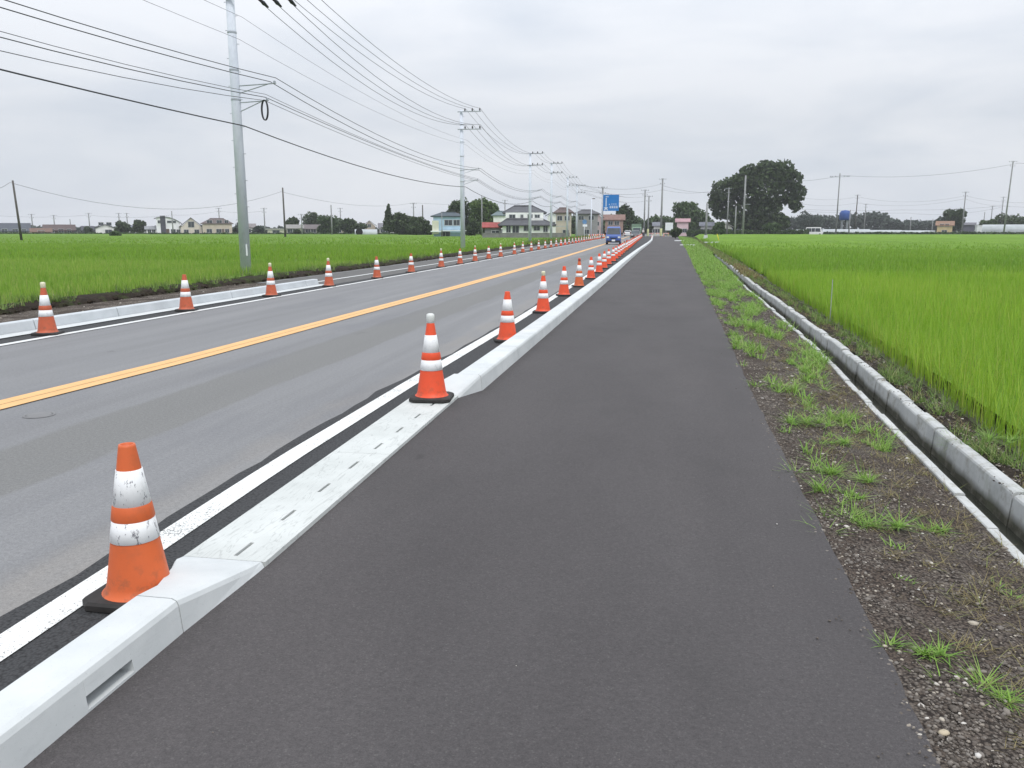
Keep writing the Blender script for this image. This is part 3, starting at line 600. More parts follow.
def cone(x, y, kind, label, group, rz=0, tilt=(0, 0), far=False):
    body, band, cap = {'R': ('coneR', 'bandC', None), 'RW': ('coneR', 'bandC', 'capw'), 'RR': ('coneR', 'bandC', 'capr'), 'O': ('coneO', 'bandD', None), 'OR': ('coneO', 'bandC', 'capr'), 'L': ('coneL', 'bandC', None), 'LY': ('coneL', 'bandC', 'capy'), 'RY': ('coneR', 'bandC', 'capy')}[kind]
    key = (kind, far)
    if key not in protos:
        if far:
            o = cone_parts(None, M[body], M[band], M[cap] if cap else None, 12, True); protos[key] = o
        else:
            o = empty('traffic_cone', (0, 0, 0)); cone_parts(o, M[body], M[band], M[cap] if cap else None); protos[key] = o
    else: o = copy_tree(protos[key])
    o.location = (x, y, .033 if kind == 'RW' else .006); o.scale = (.96,) * 3 if label.startswith('nearest') else (1, 1, 1); o.rotation_euler = (tilt[0], tilt[1], rz); tag(o, label, 'traffic cone', group); return o
GR, GL = 'cones in the row beside the kerb of the path', 'cones in the row along the far side of the road'
near = [(-2.148, 2.965, 'O', 'nearest cone, faded orange with scuffed white bands, behind the kerb block', 0), (-2.0, 7.09, 'RW', 'bright red orange cone with a clear cap, at the end of the dropped kerb', .1),
 (-2.07, 11.3, 'R', 'plain red cone without a cap, just past where the kerb rises again', .3), (-2.14, 15.45, 'RY', 'red cone with a pale cap, fourth from the camera beside the kerb', 0),
 (-2.21, 19.56, 'R', 'plain red cone, fifth from the camera beside the kerb', .2), (-2.16, 22.8, 'OR', 'duller orange cone with a red cap, sixth from the camera beside the kerb', .3), (-2.14, 26.6, 'R', 'red cone, seventh from the camera beside the kerb', .1),
 (-2.15, 30.4, 'R', 'red cone, eighth from the camera beside the kerb', .2)]
for x, y, k, lb, rz in near: cone(x, y, k, lb, GR, rz)
ordn = ['ninth', 'tenth', 'eleventh', 'twelfth', 'thirteenth', 'fourteenth', 'fifteenth', 'sixteenth']
cx_ = pl([30, 46, 81, 170, 215], [-2.15, -2.33, -2.7, -3.7, -4.3]); y = 34.0; i = 0
while y < 212:
    k = random.choice(['R', 'R', 'RR', 'OR', 'RY', 'R'])
    lb = f'{ordn[i]} cone from the camera in the row beside the kerb' if i < len(ordn) else 'small red and white cone in the tightly packed far end of the kerbside row'
    cone(cx_(y) + random.uniform(-.03, .03), y, k, lb, GR, random.uniform(0, 1.5), far=i >= len(ordn)); y += 3.75 if y < 90 else 3.3; i += 1
lcs = [(10.86, 'LY', 'leftmost cone across the road, orange with a pale cap'), (14.6, 'L', 'second cone from the left across the road, no cap, before the raised kerb'), (18.2, 'LY', 'third cone from the left across the road, near the end of the raised kerb'),
 (21.7, 'LY', 'cone across the road just past the end of the raised kerb'), (25.7, 'L', 'fifth cone from the left across the road, redder with no cap'), (29.5, 'L', 'sixth cone from the left across the road'), (33.8, 'LY', 'seventh cone from the left across the road'), (37.2, 'L', 'eighth cone from the left across the road, nearly in line with its neighbours'),
 (40.5, 'LY', 'ninth cone from the left across the road'), (44, 'L', 'tenth cone from the left across the road'), (47.6, 'LY', 'eleventh cone from the left across the road'), (52.5, 'LY', 'twelfth cone from the left across the road')]
for y, k, lb in lcs: cone(-9.02 + drift(y)*.7, y, k, lb, GL, random.uniform(0, .6))
y = 57
while y < 165:
    cone(-9.1 + drift(y), y, random.choice(['L', 'LY', 'R']), 'small distant cone in the packed end of the row across the road', GL, random.uniform(0, 1), far=True); y += 4.2

# ------------------------------------------------------------------ utility poles
def utility_pole(name, x, y, z0, h, r0, r1, label, group, arms=(), brackets=(), mat='pole', lean=(0, 0), rz=0, guard=None, bolts=True, lamp=None, can=None):
    o = empty(name, (x, y, z0), rz, label, 'utility pole', group); o.rotation_euler = (lean[0], lean[1], rz)
    mb = MB(); mb.tube([(0, 0, -.3), (0, 0, h)], [r0, r1], 18 if r0 > .12 and y < 150 else 8)
    mb.build('pole', M[mat], o, True)
    if bolts and y < 70:
        b = MB()
        for i in range(int((h - 2) / .45)):
            z = 2 + i * .45; sgn = 1 if i % 2 else -1; rr = r0 + (r1 - r0) * z / h; b.tube([(sgn * rr * .9, 0, z), (sgn * (rr + .09), 0, z)], .011, 5)
        for z in (h * .50, h * .58, h * .68, h * .78, h * .9): rr = r0 + (r1 - r0) * z / h; b.lathe([(rr, z - .03), (rr + .012, z - .025), (rr + .012, z + .025), (rr, z + .03)], 18)
        b.build('step_bolts', M['polemetal'], o)
    for (z, xa, xb, ins) in arms:
        a = MB().box(((xa + xb) / 2, .0 - r1 - .06, z), (xb - xa, .065, .065)).build('crossarm', M['polemetal'], o)
        for xi in ins:
            MB().lathe([(.03, z + .045), (.05, z + .07), (.075, z + .10), (.04, z + .12), (.07, z + .15), (.04, z + .19), (.03, z + .24), (.001, z + .25)], 8, c=(xi, -r1 - .06)).build('insulator', M['ceramic'], a, True)
    for (z, xb, drop) in brackets:
        MB().tube([(r0 * .6, 0, z), (xb, 0, z + .05)], .022, 6).tube([(r0 * .6, 0, z - drop), (xb * .8, 0, z + .03)], .018, 6).lathe([(.001, z + .03), (.045, z + .04), (.045, z + .12), (.001, z + .14)], 8, c=(xb - .05, 0)).build('bracket', M['polemetal'], o)
    if guard: MB().lathe([(r0 + .02, .1), (r0 + .025, .12), (r0 + .025, guard), (r0 + .02, guard + .02)], 14).build('pole_guard', M['guard'], o, True)
    if can: MB().lathe([(.001, can - .45), (.24, can - .44), (.26, can), (.24, can + .42), (.001, can + .46)], 16, c=(.0, -r1 - .3)).build('transformer', M['polemetal'], o, True)
    if lamp: MB().tube([(0, 0, lamp), (.8, 0, lamp + .15), (1.3, 0, lamp + .15)], .035, 6).box((1.35, 0, lamp + .12), (.5, .2, .1)).build('street_light', M['polemetal'], o)
    return o
GP = 'grey utility poles along the left side of the road'
PX = -14.5
AR = lambda z: (z, -.25, 1.5, (.3, .85, 1.4))
utility_pole('utility_pole', PX, 27.4, -.1, 12.1, .19, .125, 'tallest and nearest grey concrete utility pole, running out of the top of the photo', GP, [(11.0, -.3, 1.6, ()), (10.3, -.25, 1.6, (.45, .95, 1.5)), (9.3, -.25, 1.6, (.45, .95, 1.5))], [(6.5, 1.5, .25), (5.95, 1.2, .3)])
pl2 = [(60.7, 10.1, 'second grey utility pole from the camera, left of the red roofed house'), (93.4, 10.0, 'third grey utility pole, in front of the big tiled house'), (112, 10.35, 'fourth grey utility pole, beside the tan house'), (131.8, 9.7, 'fifth grey utility pole in front of the tan house'), (150, 9.4, 'sixth grey utility pole, left of the lone street lamp post')]
for i, (y, h, lb) in enumerate(pl2): utility_pole('utility_pole', PX - (0 if y < 140 else .3), y, 0, h, .18, .125, lb, GP, [AR(h - .12), AR(h - 1.35)], [(5.9, 1.3, .25), (5.1, 1.2, .25)])
# coil of spare cable hanging from the nearest pole's bracket
mb = MB()
for q in range(3): mb.tube([(.02 * q, .155 * _c(a) * 1.0, .33 * _s(a)) for a in np.linspace(0, 2 * math.pi, 29)], .016, 6, cap=False)
co = mb.build('cable_coil', M['wire'], smooth=True); co.location = (-13.45, 27.35, 5.58); co.rotation_euler = (0, .0, 1.15); tag(co, 'oval coil of spare black cable hanging beside the nearest utility pole', 'cable coil')
mb = MB().box((0, 0, 0), (.05, .02, .40)); st_ = mb.build('pole_sticker', M['signwhite']); 
st_.parent = [o for o in bpy.data.objects if o.get('label', '').startswith('tallest')][0]; st_.location = (.145, -.14, .95)
def catenary(a, b, sag, n=14):
    a, b = Vector(a), Vector(b); return [a.lerp(b, t) - Vector((0, 0, 4 * sag * t * (1 - t))) for t in np.linspace(0, 1, n)]
def wirerun(pts, sags, r, label, group, name='power_line', extra=None):
    P = []
    for i in range(len(pts) - 1): c = catenary(pts[i], pts[i + 1], sags[i]); P += c if i == 0 else c[1:]
    mb = MB().tube(P, r, 5)
    if extra: extra(mb, P)
    o = mb.build(name, M['wire'], smooth=True); return tag(o, label, 'cable', group)
GW = 'cables strung between the roadside utility poles'
PY = [-6, 27.4, 60.7, 93.4, 112, 131.8, 150]
top = ('upper', 'lower')
for lev, (z1_, z2_, z3_) in enumerate(((10.62, 10.15, 10.1), (9.6, 9.02, 8.8))):
    for j, dx in enumerate((.45, .95, 1.5)):
        x = PX + dx; pts = [(x, -6, z1_ + .1), (x, 27.4, z1_), (PX + (.3, .85, 1.4)[j], 60.7, z2_ + .05), (x, 93.4, 10.0 - 1.2 * lev), (x, 112, 10.4 - 1.2 * lev), (x, 131.8, 9.75 - 1.2 * lev), (x - .2, 150, 9.4 - 1.2 * lev), loc(644, 196) + (9.3 - lev,)]
        def ex(mb, P, j=j, lev=lev):
            if lev == 1:
                a = Vector((PX + (.45, .95, 1.5)[j], 28.6, z1_ - .12)); mb.tube([a, a + Vector((0, .35, -.05)), a + Vector((0, .7, -.1))], [.03, .075, .03], 6)
        wirerun(pts, [1.2, (.85, 1.15)[lev], (1.15, 1.2)[lev], .5, .45, .4, .9], .011, f'{("inner", "middle", "outer")[j]} wire of the {top[lev]} set of three on the roadside poles', GW, extra=ex)
tele = [((-13.1, 6.35), (-13.0, 6.62), (-13.1, 5.98), .012, .5, .62, 'upper one of the two closely paired black cables at mid height'), ((-13.2, 6.1), (-13.2, 6.5), (-13.2, 5.86), .013, .45, .7, 'lower one of the two closely paired black cables at mid height'),
        ((-13.4, 5.9), (-13.4, 6.0), (-13.3, 5.15), .012, .6, .25, 'cable running past the coil, below the paired cables'), ((-13.5, 5.75), (-13.45, 5.9), (-13.4, 5.1), .009, .75, .28, 'thinner slack cable tied beside the coil'),
        ((-14.3, 5.55), (-14.25, 5.08), (-14.25, 4.68), .020, .28, .45, 'lowest and thickest black cable on the roadside poles'), ((-14.3, 7.9), (-14.25, 7.9), (-14.2, 7.7), .006, .2, .45, 'single thin wire between the upper wires and the paired cables')]
tele += [((-14.0, 8.75), (-14.1, 8.6), (-14.1, 8.0), .006, .3, .5, 'thin wire above the single thin one, highest of the light cables'), ((-13.2, 6.25), (-13.4, 6.1), (-13.3, 5.25), .008, .7, .3, 'slack thin cable between the paired cables and the coil')]
for (a, b, c, r, s0, s1, lb) in tele:
    pts = [(a[0], -6, a[1]), (b[0], 27.4, b[1]), (c[0], 60.7, c[1])] + [(c[0], yy, c[1] + .1) for yy in PY[3:]]
    wirerun(pts, [s0, s1, .75, .35, .35, .3], r, lb, GW, 'telephone_cable')

# wires and poles farther off
def fpole(u, vt, D, label, mat='pole_old', lean=0, arms=True, z0=0, r=.16, guard=None, du=0, **kw):
    r = r * 1.3; x, y = loc(u, D); h = zat(vt, D) - z0; a = [(h - .25, -.9, .9, (-.8, -.3, .3, .8)), (h - 1.3, -.6, .6, (-.5, .5))] if arms else []
    return utility_pole('utility_pole', x, y, z0, h, r, r * .7, label, 'distant utility poles', a, (), mat, (0, lean), face(u), guard, False, **kw)
for (u, vt, D, lb, kw) in (
 (20.5, 181, 105, 'dark thin pole leaning left, standing alone in the left field', dict(mat='wood', arms=False, lean=-.035, r=.12)), (285, 188, 150, 'dark thin pole in the field between the nearest pole and the trees', dict(mat='wood', arms=False, r=.14, lean=-.005)),
 (33, 214, 270, 'short distant pole behind the leftmost houses', {}), (55, 215, 280, 'distant pole rising behind the long brown roof', {}), (71, 219, 285, 'lower distant pole at the right end of the brown roof', dict(arms=False)), (90, 213, 275, 'distant pole beside the dark shed', {}),
 (120, 213, 280, 'distant pole behind the round dark tree', {}), (128, 213, 285, 'distant pole just right of the round dark tree', {}), (173, 211, 255, 'thin distant pole in front of the white curved house', dict(arms=False)), (220, 208, 265, 'distant pole behind the beige house', {}),
 (265, 208, 240, 'distant pole between the nearest pole and the cream sheds', {}), (332, 205, 215, 'thin pole in front of the dark trees left of centre', dict(arms=False)), (302, 214, 225, 'short pole beside the grey roofed cottage', {}), (341, 208, 290, 'distant pole behind the trees left of the white tunnel', {}), (414, 203, 230, 'distant pole rising from the hedge left of the light blue house', {}), (423, 205, 235, 'dark post just left of the light blue house', dict(mat='wood', arms=False)),
 (442, 212, 150, 'thin pole in front of the light blue house', dict(arms=False, r=.07)), (482, 196, 175, 'thin pole in front of the pale green tree', dict(arms=False, r=.12)), (505, 200, 260, 'distant pole left of the big tiled roof', {}), (602, 187, 158, 'pole standing just left of the blue road sign', {}),
 (644, 190, 196, 'left one of the two close dark poles at the far end of the road', {}), (648, 196, 200, 'right one of the two close dark poles at the far end of the road', dict(guard=1.8)), (661, 179, 200, 'tall pole with crossarms at the end of the path', dict(guard=1.9, r=.2)),
 (706, 203, 150, 'grey pole with a white foot beside the end of the path', dict(arms=False, r=.17)), (727, 188, 225, 'brownish pole in front of the left part of the giant tree', {}), (735, 206, 215, 'greenish short pole in front of the giant tree', dict(arms=False)), (743, 176, 215, 'pale pole in front of the giant tree, tallest of the three there', dict(arms=False, r=.22, lamp=8)),
 (836, 174, 240, 'pole with a wide crossarm standing at the right field edge', dict(arms=False)), (855, 195, 290, 'thin dark pole right of the blue water tank', dict(mat='wood')), (864, 204, 320, 'faint pole right of the thin dark pole', {}), (849, 210, 250, 'short pale pole beside the blue water tank', dict(arms=False)),
 (962, 192, 250, 'pole with a crossarm beside the tall tree on the right', {}), (1004, 162, 210, 'tallest pole on the right, leaning right at the field edge', dict(lean=.02, arms=True)), (1000, 197, 300, 'pole behind the leaning one, with dark fittings', dict(can=8)), (990, 206, 310, 'small pole left of the long greenhouse', {}), (983, 212, 330, 'faint small pole above the white tower', dict(arms=False)), (910, 217, 330, 'tiny distant pole above the far wood', dict(arms=False)), (932, 219, 340, 'tiniest distant pole beside the yellow house', dict(arms=False))):
    fpole(u, vt, D, lb, **kw)
x, y = loc(838, 240); h_ = zat(174, 240)
ob = [o for o in bpy.data.objects if o.get('label', '').startswith('pole with a wide')][0]
ca = MB().box((0, -.2, h_ - 1.0), (5.2, .12, .12)).build('crossarm', M['polemetal'], ob)
for q in (-2.5, -2, -1.2, 1.2, 2, 2.5): MB().lathe([(.05, h_ - .94), (.1, h_ - .85), (.05, h_ - .7), (.001, h_ - .6)], 8, c=(q, -.2)).build('insulator', M['ceramic'], ca)
def W3(u, v, D): return loc(u, D) + (zat(v, D),)
GF = 'far wires between distant poles'
for a, lb, pts, sg, r in ((0, 'long wire from the left edge to the dark field pole by the trees', [(-40, 183, 90), (15, 183, 105), (283, 192, 150), (414, 203, 230), (505, 203, 260)], [1, 3.2, 1.6, .5], .022),
    (1, 'low faint wire above the leftmost houses', [(-30, 213, 270), (90, 215, 275), (173, 215, 258), (220, 211, 265), (265, 211, 240)], [1, .8, .5, .5], .02),
    (2, 'wire crossing from the fifth roadside pole to the tall pole at the path end', [(567, 183, 135), (661, 184, 200)], [1.2], .022), (3, 'lower wire reaching the tall pole at the end of the path', [(580, 190, 150), (661, 190, 200)], [1.0], .022),
    (4, 'wire from the tall pole at the path end towards the giant tree', [(661, 186, 200), (727, 191, 225)], [1.0], .025), (5, 'lower wire from the tall pole at the path end to the giant tree', [(661, 190, 200), (706, 192, 230), (727, 196, 225)], [.6, .4], .022),
    (6, 'highest far wire joining the giant tree to the leaning pole on the right', [(743, 179, 215), (838, 176, 240), (1012, 164, 210), (1120, 164, 230)], [1.2, 1.6, 1.0], .028), (7, 'wire just under the highest one on the right', [(800, 198, 250), (855, 197, 290), (962, 196, 250), (1050, 201, 250)], [.8, 1.8, 1.2], .02),
    (8, 'middle far wire on the right side', [(800, 204, 260), (855, 203, 290), (962, 199, 250), (1000, 205, 300)], [.8, 1.5, .8], .02), (9, 'lowest long horizontal wire on the right side', [(790, 209, 300), (900, 210, 300), (1000, 206, 300), (1060, 206, 300)], [.4, .5, .5], .025), (10, 'twin of the lowest long wire on the right, slightly lower', [(795, 211, 300), (905, 213, 300), (1000, 207, 300)], [.4, 1.5], .022)):
    wirerun([W3(*p) for p in pts], sg, r, lb, GF)

# ------------------------------------------------------------------ houses
def house(name, u0, u1, vt, ve, D, wall, roofc, label, kind='gable', cat='house', ax='x', wins=(), depth=.75, z0=-.12, over=.55, door=None, chim=False, veb=None, rot=0, fr='frame'):
    uc = (u0 + u1) / 2; x, y = loc(uc, D); W_ = wid(u1 - u0, D); d = max(3, W_ * depth); o = empty(name, (x, y, z0), face(uc) + rot, label, cat)
    ze = zat(ve, D) - z0; zr = zat(vt, D) - z0; w2 = W_ / 2 - over; d2 = d / 2
    wl_ = MB()
    if kind == 'gable' and ax == 'y':
        wl_.loft([[(-w2, yy, 0), (w2, yy, 0), (w2, yy, ze - .05), (0, yy, zr - .2), (-w2, yy, ze - .05)] for yy in (-d2 + .3, d2 - .3)])
    elif kind == 'gable':
        wl_.loft([[(xx, -d2 + .3, 0), (xx, d2 - .3, 0), (xx, d2 - .3, ze - .05), (xx, 0, zr - .25), (xx, -d2 + .3, ze - .05)] for xx in (-w2, w2)])
    else: wl_.box((0, 0, (ze + .0) / 2), (2 * w2, d - .6, ze - .05))
    wl_.build('wall', wallm(wall), o)
    rm = m_roof('roof tiles', roofc); rf = MB(); W2 = W_ / 2; t = .16
    def shell(pts_, faces): # thick roof
        up = [(a, b, c + t) for a, b, c in pts_]; n = len(pts_)
        rf.add(list(pts_) + up, [tuple(reversed(f)) for f in faces] + [tuple(i + n for i in f) for f in faces])
        from collections import Counter
        ed = Counter(); 
        for f in faces:
            for i in range(len(f)): ed[frozenset((f[i], f[(i + 1) % len(f)]))] += 1
        for f in faces:
            for i in range(len(f)):
                a, b = f[i], f[(i + 1) % len(f)]
                if ed[frozenset((a, b))] == 1: rf.add([pts_[a], pts_[b], up[b], up[a]], [(0, 1, 2, 3)])
    if kind == 'gable' and ax == 'x': shell([(-W2, -d2, ze - .1), (W2, -d2, ze - .1), (W2, 0, zr - t), (-W2, 0, zr - t), (W2, d2, ze - .1), (-W2, d2, ze - .1)], [(0, 1, 2, 3), (3, 2, 4, 5)])
    elif kind == 'gable': shell([(-W2, -d2, ze - .1), (-W2, d2, ze - .1), (0, d2, zr - t), (0, -d2, zr - t), (W2, d2, ze - .1), (W2, -d2, ze - .1)], [(0, 3, 2, 1), (3, 5, 4, 2)])
    elif kind == 'hip':
        rl = W2 * .42; shell([(-W2, -d2, ze), (W2, -d2, ze), (W2, d2, ze), (-W2, d2, ze), (-rl, 0, zr - t), (rl, 0, zr - t)], [(0, 1, 5, 4), (1, 2, 5), (2, 3, 4, 5), (3, 0, 4)])
        rf.tube([(-rl, 0, zr), (rl, 0, zr)], .14, 6)
    elif kind == 'curve':
        n = 12; P_ = [(-W2 + 2 * W2 * i / n, 0, ze + (zr - ze) * math.sin(math.pi * min(1, .25 + .75 * i / n)) ** .8 - .05) for i in range(n + 1)]
        for (a, _, za), (b, _, zb) in zip(P_, P_[1:]): rf.add([(a, -d2, za), (b, -d2, zb), (b, d2, zb), (a, d2, za), (a, -d2, za + t), (b, -d2, zb + t), (b, d2, zb + t), (a, d2, za + t)], [(3, 2, 1, 0), (4, 5, 6, 7), (0, 1, 5, 4), (2, 3, 7, 6)])
        wl_2 = MB(); 
        for (a, _, za), (b, _, zb) in zip(P_[1:-1], P_[2:-1] ): wl_2.add([(a, -d2 + .32, ze - .4), (b, -d2 + .32, ze - .4), (b, -d2 + .32, zb), (a, -d2 + .32, za), (a, d2 - .32, ze - .4), (b, d2 - .32, ze - .4), (b, d2 - .32, zb), (a, d2 - .32, za)], [(0, 1, 2, 3), (7, 6, 5, 4)])
        wl_2.build('gable_wall', wallm(wall), o)
    elif kind == 'flat': rf.box((0, 0, ze + .1), (W_, d, .25))
    ro = rf.build('roof', rm, o)
    if chim: MB().box((W2 * .3, d2 * .3, zr - .2), (.5, .5, 1.1)).build('chimney', wallm((.3, .25, .22)), ro)
    yf = -d2 + .3 if kind != 'curve' else -d2 + .3
    for wi in wins:
        wx, wz, ww, wh = wi[:4]; m_ = MB(); xx = wx * w2; fw = .09
        for c_, s_ in (((xx, yf - .03, wz - wh / 2), (ww, .1, fw)), ((xx, yf - .03, wz + wh / 2), (ww, .1, fw)), ((xx - ww / 2, yf - .03, wz), (fw, .1, wh + fw)), ((xx + ww / 2, yf - .03, wz), (fw, .1, wh + fw)), ((xx, yf - .03, wz), (.06, .1, wh))): m_.box(c_, s_)
        wf = m_.build('window', M[fr], o); MB().box((xx, yf - .01, wz), (ww - .05, .06, wh - .05)).build('pane', M['glass'], wf)
    if door is not None: dd = MB().box((door * w2, yf - .03, 1.02), (.95, .08, 2.0)).build('door', plain('door', (.12, .09, .07), .6), o); MB().tube([(door * w2 + .35, yf - .1, .95), (door * w2 + .35, yf - .1, 1.15)], .02, 6).build('handle', M['chrome'], dd)
    return o
def sub(o, name, c, s, mat, rz=0): return MB().box(c, s, rz=rz).build(name, mat, o)
W1 = [(-.55, 1.4, 1.6, 1.2), (.1, 1.4, 1.6, 1.2), (.65, 1.4, 1.2, 1.2)]; W2_ = W1 + [(-.5, 4.2, 1.6, 1.1), (.15, 4.2, 1.6, 1.1), (.65, 4.2, 1.2, 1.1)]
GH = None
house('farmhouse', -2, 29, 223, 231.3, 265, (.42, .42, .42), (.07, .08, .1), 'leftmost house, low with a broad blue grey roof and a pale band below', wins=W1)
house('shed', 31, 51, 228, 232, 262, (.20, .13, .09), (.15, .09, .065), 'low rusty brown shed between the two leftmost houses', cat='shed', wins=[(0, 1.1, 2, .8)])
hb = house('farmhouse', 45, 74, 224.5, 230.5, 272, (.10, .085, .08), (.085, .058, .055), 'long low house with a reddish brown roof and dark walls', wins=W1)
house('shed', 82, 94, 226, 230, 276, (.12, .13, .16), (.07, .07, .09), 'small dark shed between the brown roofed house and the white one', cat='shed')
house('farmhouse', 95, 116, 224, 228.5, 268, (.75, .75, .74), (.12, .12, .14), 'white two storey house with a grey gable roof on the left', wins=[(-.4, 3.6, 1.5, 1), (.4, 3.6, 1.5, 1), (.3, 1.2, 2, 1.2)], ax='y')
house('cottage', 145, 158, 226, 229.5, 262, (.8, .8, .8), (.25, .26, .28), 'small white cottage left of the curved roof house', wins=[(-.4, 1.3, 1, 1), (.4, 1.3, 1, 1)])
hc = house('modern_house', 156, 182, 217, 224.5, 262, (.82, .82, .85), (.16, .16, .18), 'large white house with a curved roof and a dark vertical panel', kind='curve', wins=[(-.7, 4.2, 1.2, .9), (.25, 4.2, 2.6, .7), (.35, 1.2, 1.4, 1.4), (.75, 1.2, 1, 1.2)], door=-.1)
sub(hc, 'dark_panel', (-1.6, -wid(26, 262) * .375 + .22, 3.0), (1.5, .2, 6.2), plain('dark cladding', (.07, .07, .09), .6))
house('modern_house', 180, 203, 217.5, 227, 262, (.62, .57, .5), (.085, .07, .065), 'cream gabled house with a steep dark brown roof', ax='y', wins=[(0, 3.4, 1.8, 1.8), (-.5, 1.2, 1.4, 1.2), (.5, 1.2, 1.4, 1.2)])
house('modern_house', 202, 233, 218.5, 224, 262, (.52, .46, .38), (.11, .085, .08), 'wide beige two storey house with a hipped brown roof', kind='hip', wins=W2_, door=.35)
house('warehouse', 266, 286, 228, 229.5, 240, (.58, .56, .46), (.5, .5, .46), 'long cream low shed just left of the dark field pole', cat='shed', kind='flat', wins=[(0, 1.2, 2, .8)])
house('cottage', 285, 304, 224.5, 228.5, 246, (.47, .45, .38), (.24, .23, .22), 'pale cottage with a grey roof right of the dark field pole', wins=W1[:2])
house('cottage', 303, 322, 224.5, 229, 250, (.3, .27, .24), (.14, .12, .12), 'brown grey cottage half hidden by the dark trees', wins=W1[:2])
house('cottage', 362, 377, 220.5, 226, 262, (.42, .36, .30), (.24, .23, .23), 'small beige house above the white vinyl tunnel', ax='y', wins=[(0, 3, 1, 1)])
hb = house('light_blue_house', 431, 466, 212.5, 217, 165, (.36, .50, .62), (.05, .07, .085), 'light blue two storey house with a dark blue grey roof', cat='house', kind='hip', wins=[(.0, 3.1, 1.6, 1.1), (.55, 3.1, 1.3, 1.1), (-.2, .9, 1.8, 1.0)])
sub(hb, 'cream_bay', (-2.55, -2.7, 2.2), (1.3, .5, 2.6), wallm((.62, .62, .52))); sub(hb, 'balcony', (-2.4, -2.95, 1.4), (2.2, .7, .25), M['signwhite']); sub(hb, 'porch_roof', (1.0, -3.2, 1.55), (5.0, 1.2, .14), M['signwhite'])
house('shed', 482, 504, 222.2, 227.5, 150, (.20, .2, .21), (.30, .06, .055), 'low shed with a bright red roof beside the big tiled house', cat='shed', wins=[(.3, 1.2, 1.4, .8)])
house('cottage', 491, 512, 211.5, 216, 182, (.78, .78, .78), (.13, .17, .18), 'small white house with a teal grey roof, behind the red shed', kind='hip', wins=[(.3, 1.4, 1.2, 1)])
# the big tiled house: lower storey with a skirt roof, upper storey with a hipped roof
def big_house():
    D = 150; u0, u1 = 500, 556; uc = 527; x, y = loc(uc, D); k = D / F_PX; o = empty('tiled_house', (x, y, -.1), face(uc), 'large white two storey house with grey tiled hip roofs on both storeys', 'house')
    Z = lambda v: zat(v, D) + .1; wm = wallm((.78, .79, .78)); rm = m_roof('grey roof tiles', (.085, .088, .098)); X = lambda u: (u - uc) * k
    MB().box(((X(503) + X(549)) / 2, 0, Z(226) / 2), (X(549) - X(503), 8.4, Z(226))).build('wall', wm, o)
    MB().box(((X(506) + X(543)) / 2, .6, (Z(213) + Z(224)) / 2), (X(543) - X(506), 6.4, Z(213) - Z(224))).build('upper_wall', wm, o)
    def hip(name, xa, xb, yd, ze, zr, xt0, xt1, yc=0, yt=0.0):
        t = .2; P_ = [(xa, -yd + yc, ze), (xb, -yd + yc, ze), (xb, yd + yc, ze), (xa, yd + yc, ze), (xt0, -yt + yc, zr), (xt1, -yt + yc, zr), (xt1, yt + .01 + yc, zr), (xt0, yt + .01 + yc, zr)]
        mb = MB().add(P_, [(0, 1, 5, 4), (1, 2, 6, 5), (2, 3, 7, 6), (3, 0, 4, 7), (4, 5, 6, 7)]).box(((xa + xb) / 2, yc, ze - t / 2), (xb - xa, 2 * yd, t))
        mb.tube([(xt0, yc - yt, zr + .05), (xt1, yc - yt, zr + .05)], .16, 6)
        for a, b in ((0, 4), (1, 5)): mb.tube([P_[a], P_[b]], .12, 6)
        return mb.build(name, rm, o)
    hip('skirt_roof', X(499), X(555), 4.75, Z(225), Z(219.3), X(507), X(542), 0, 2.6); hip('roof', X(503), X(546), 3.1, Z(213), Z(206.2), X(514), X(533), .6)
    for u, v, ww, wh, yy in ((512.5, 216.8, 1.1, .7, -2.62), (522, 216.6, .5, .6, -2.62), (530, 216.6, .9, .7, -2.62), (537, 216.6, .9, .6, -2.62), (509, 229, .8, 1.3, -4.22), (516, 229, 1.2, 1.4, -4.22), (527, 228.3, 1.2, 1.0, -4.22), (536.5, 228.3, 1.1, .8, -4.22), (545, 229, .8, 1.1, -4.22)):
        f_ = MB()
        for c_, s_ in (((0, 0, wh / 2), (ww + .1, .12, .09)), ((0, 0, -wh / 2), (ww + .1, .12, .09)), ((-ww / 2, 0, 0), (.09, .12, wh)), ((ww / 2, 0, 0), (.09, .12, wh)), ((0, 0, 0), (.06, .12, wh))): f_.box((X(u) + c_[0], yy + c_[1], Z(v) + c_[2]), s_)
        wf = f_.build('window', M['frame'], o); MB().box((X(u), yy + .02, Z(v)), (ww - .04, .07, wh - .04)).build('pane', M['glass'], wf)
    MB().box((X(537), -2.9, Z(219.5)), (2.2, .4, .45)).build('balcony', wallm((.7, .7, .7)), o)
big_house()
w_ = MB().box((0, 0, .55), (wid(86, 140), .18, 1.1)).box((0, 0, 1.13), (wid(86, 140), .24, .08)); bw = w_.build('garden_wall', M['dirtm']); bw.location = (*loc(526, 138), -.1); bw.rotation_euler = (0, 0, face(526)); tag(bw, 'dark grey block garden wall in front of the tiled house and red shed', 'wall')
house('tan_house', 553, 574, 208, 213.5, 160, (.48, .43, .36), (.12, .09, .085), 'tan two storey house with a brown hip roof right of the tiled house', kind='hip', wins=[(-.5, 3.9, 1, .9), (.45, 3.9, 1, .9), (.3, 1.2, 1.2, 1)])
house('grey_house', 573, 600, 210, 214.5, 178, (.26, .26, .26), (.09, .09, .1), 'grey two storey house behind the roadside poles', kind='hip', wins=[(-.5, 4.2, 1.2, .9), (.4, 4.2, 1.2, .9), (0, 1.3, 1.2, 1)])
cpt = empty('carport', (*loc(557, 148), -.1), face(557), 'low open carport with a thin pale roof beside the tan house', 'carport'); MB().box((0, 0, 2.3), (3.6, 4, .12)).build('roof', M['frame'], cpt)
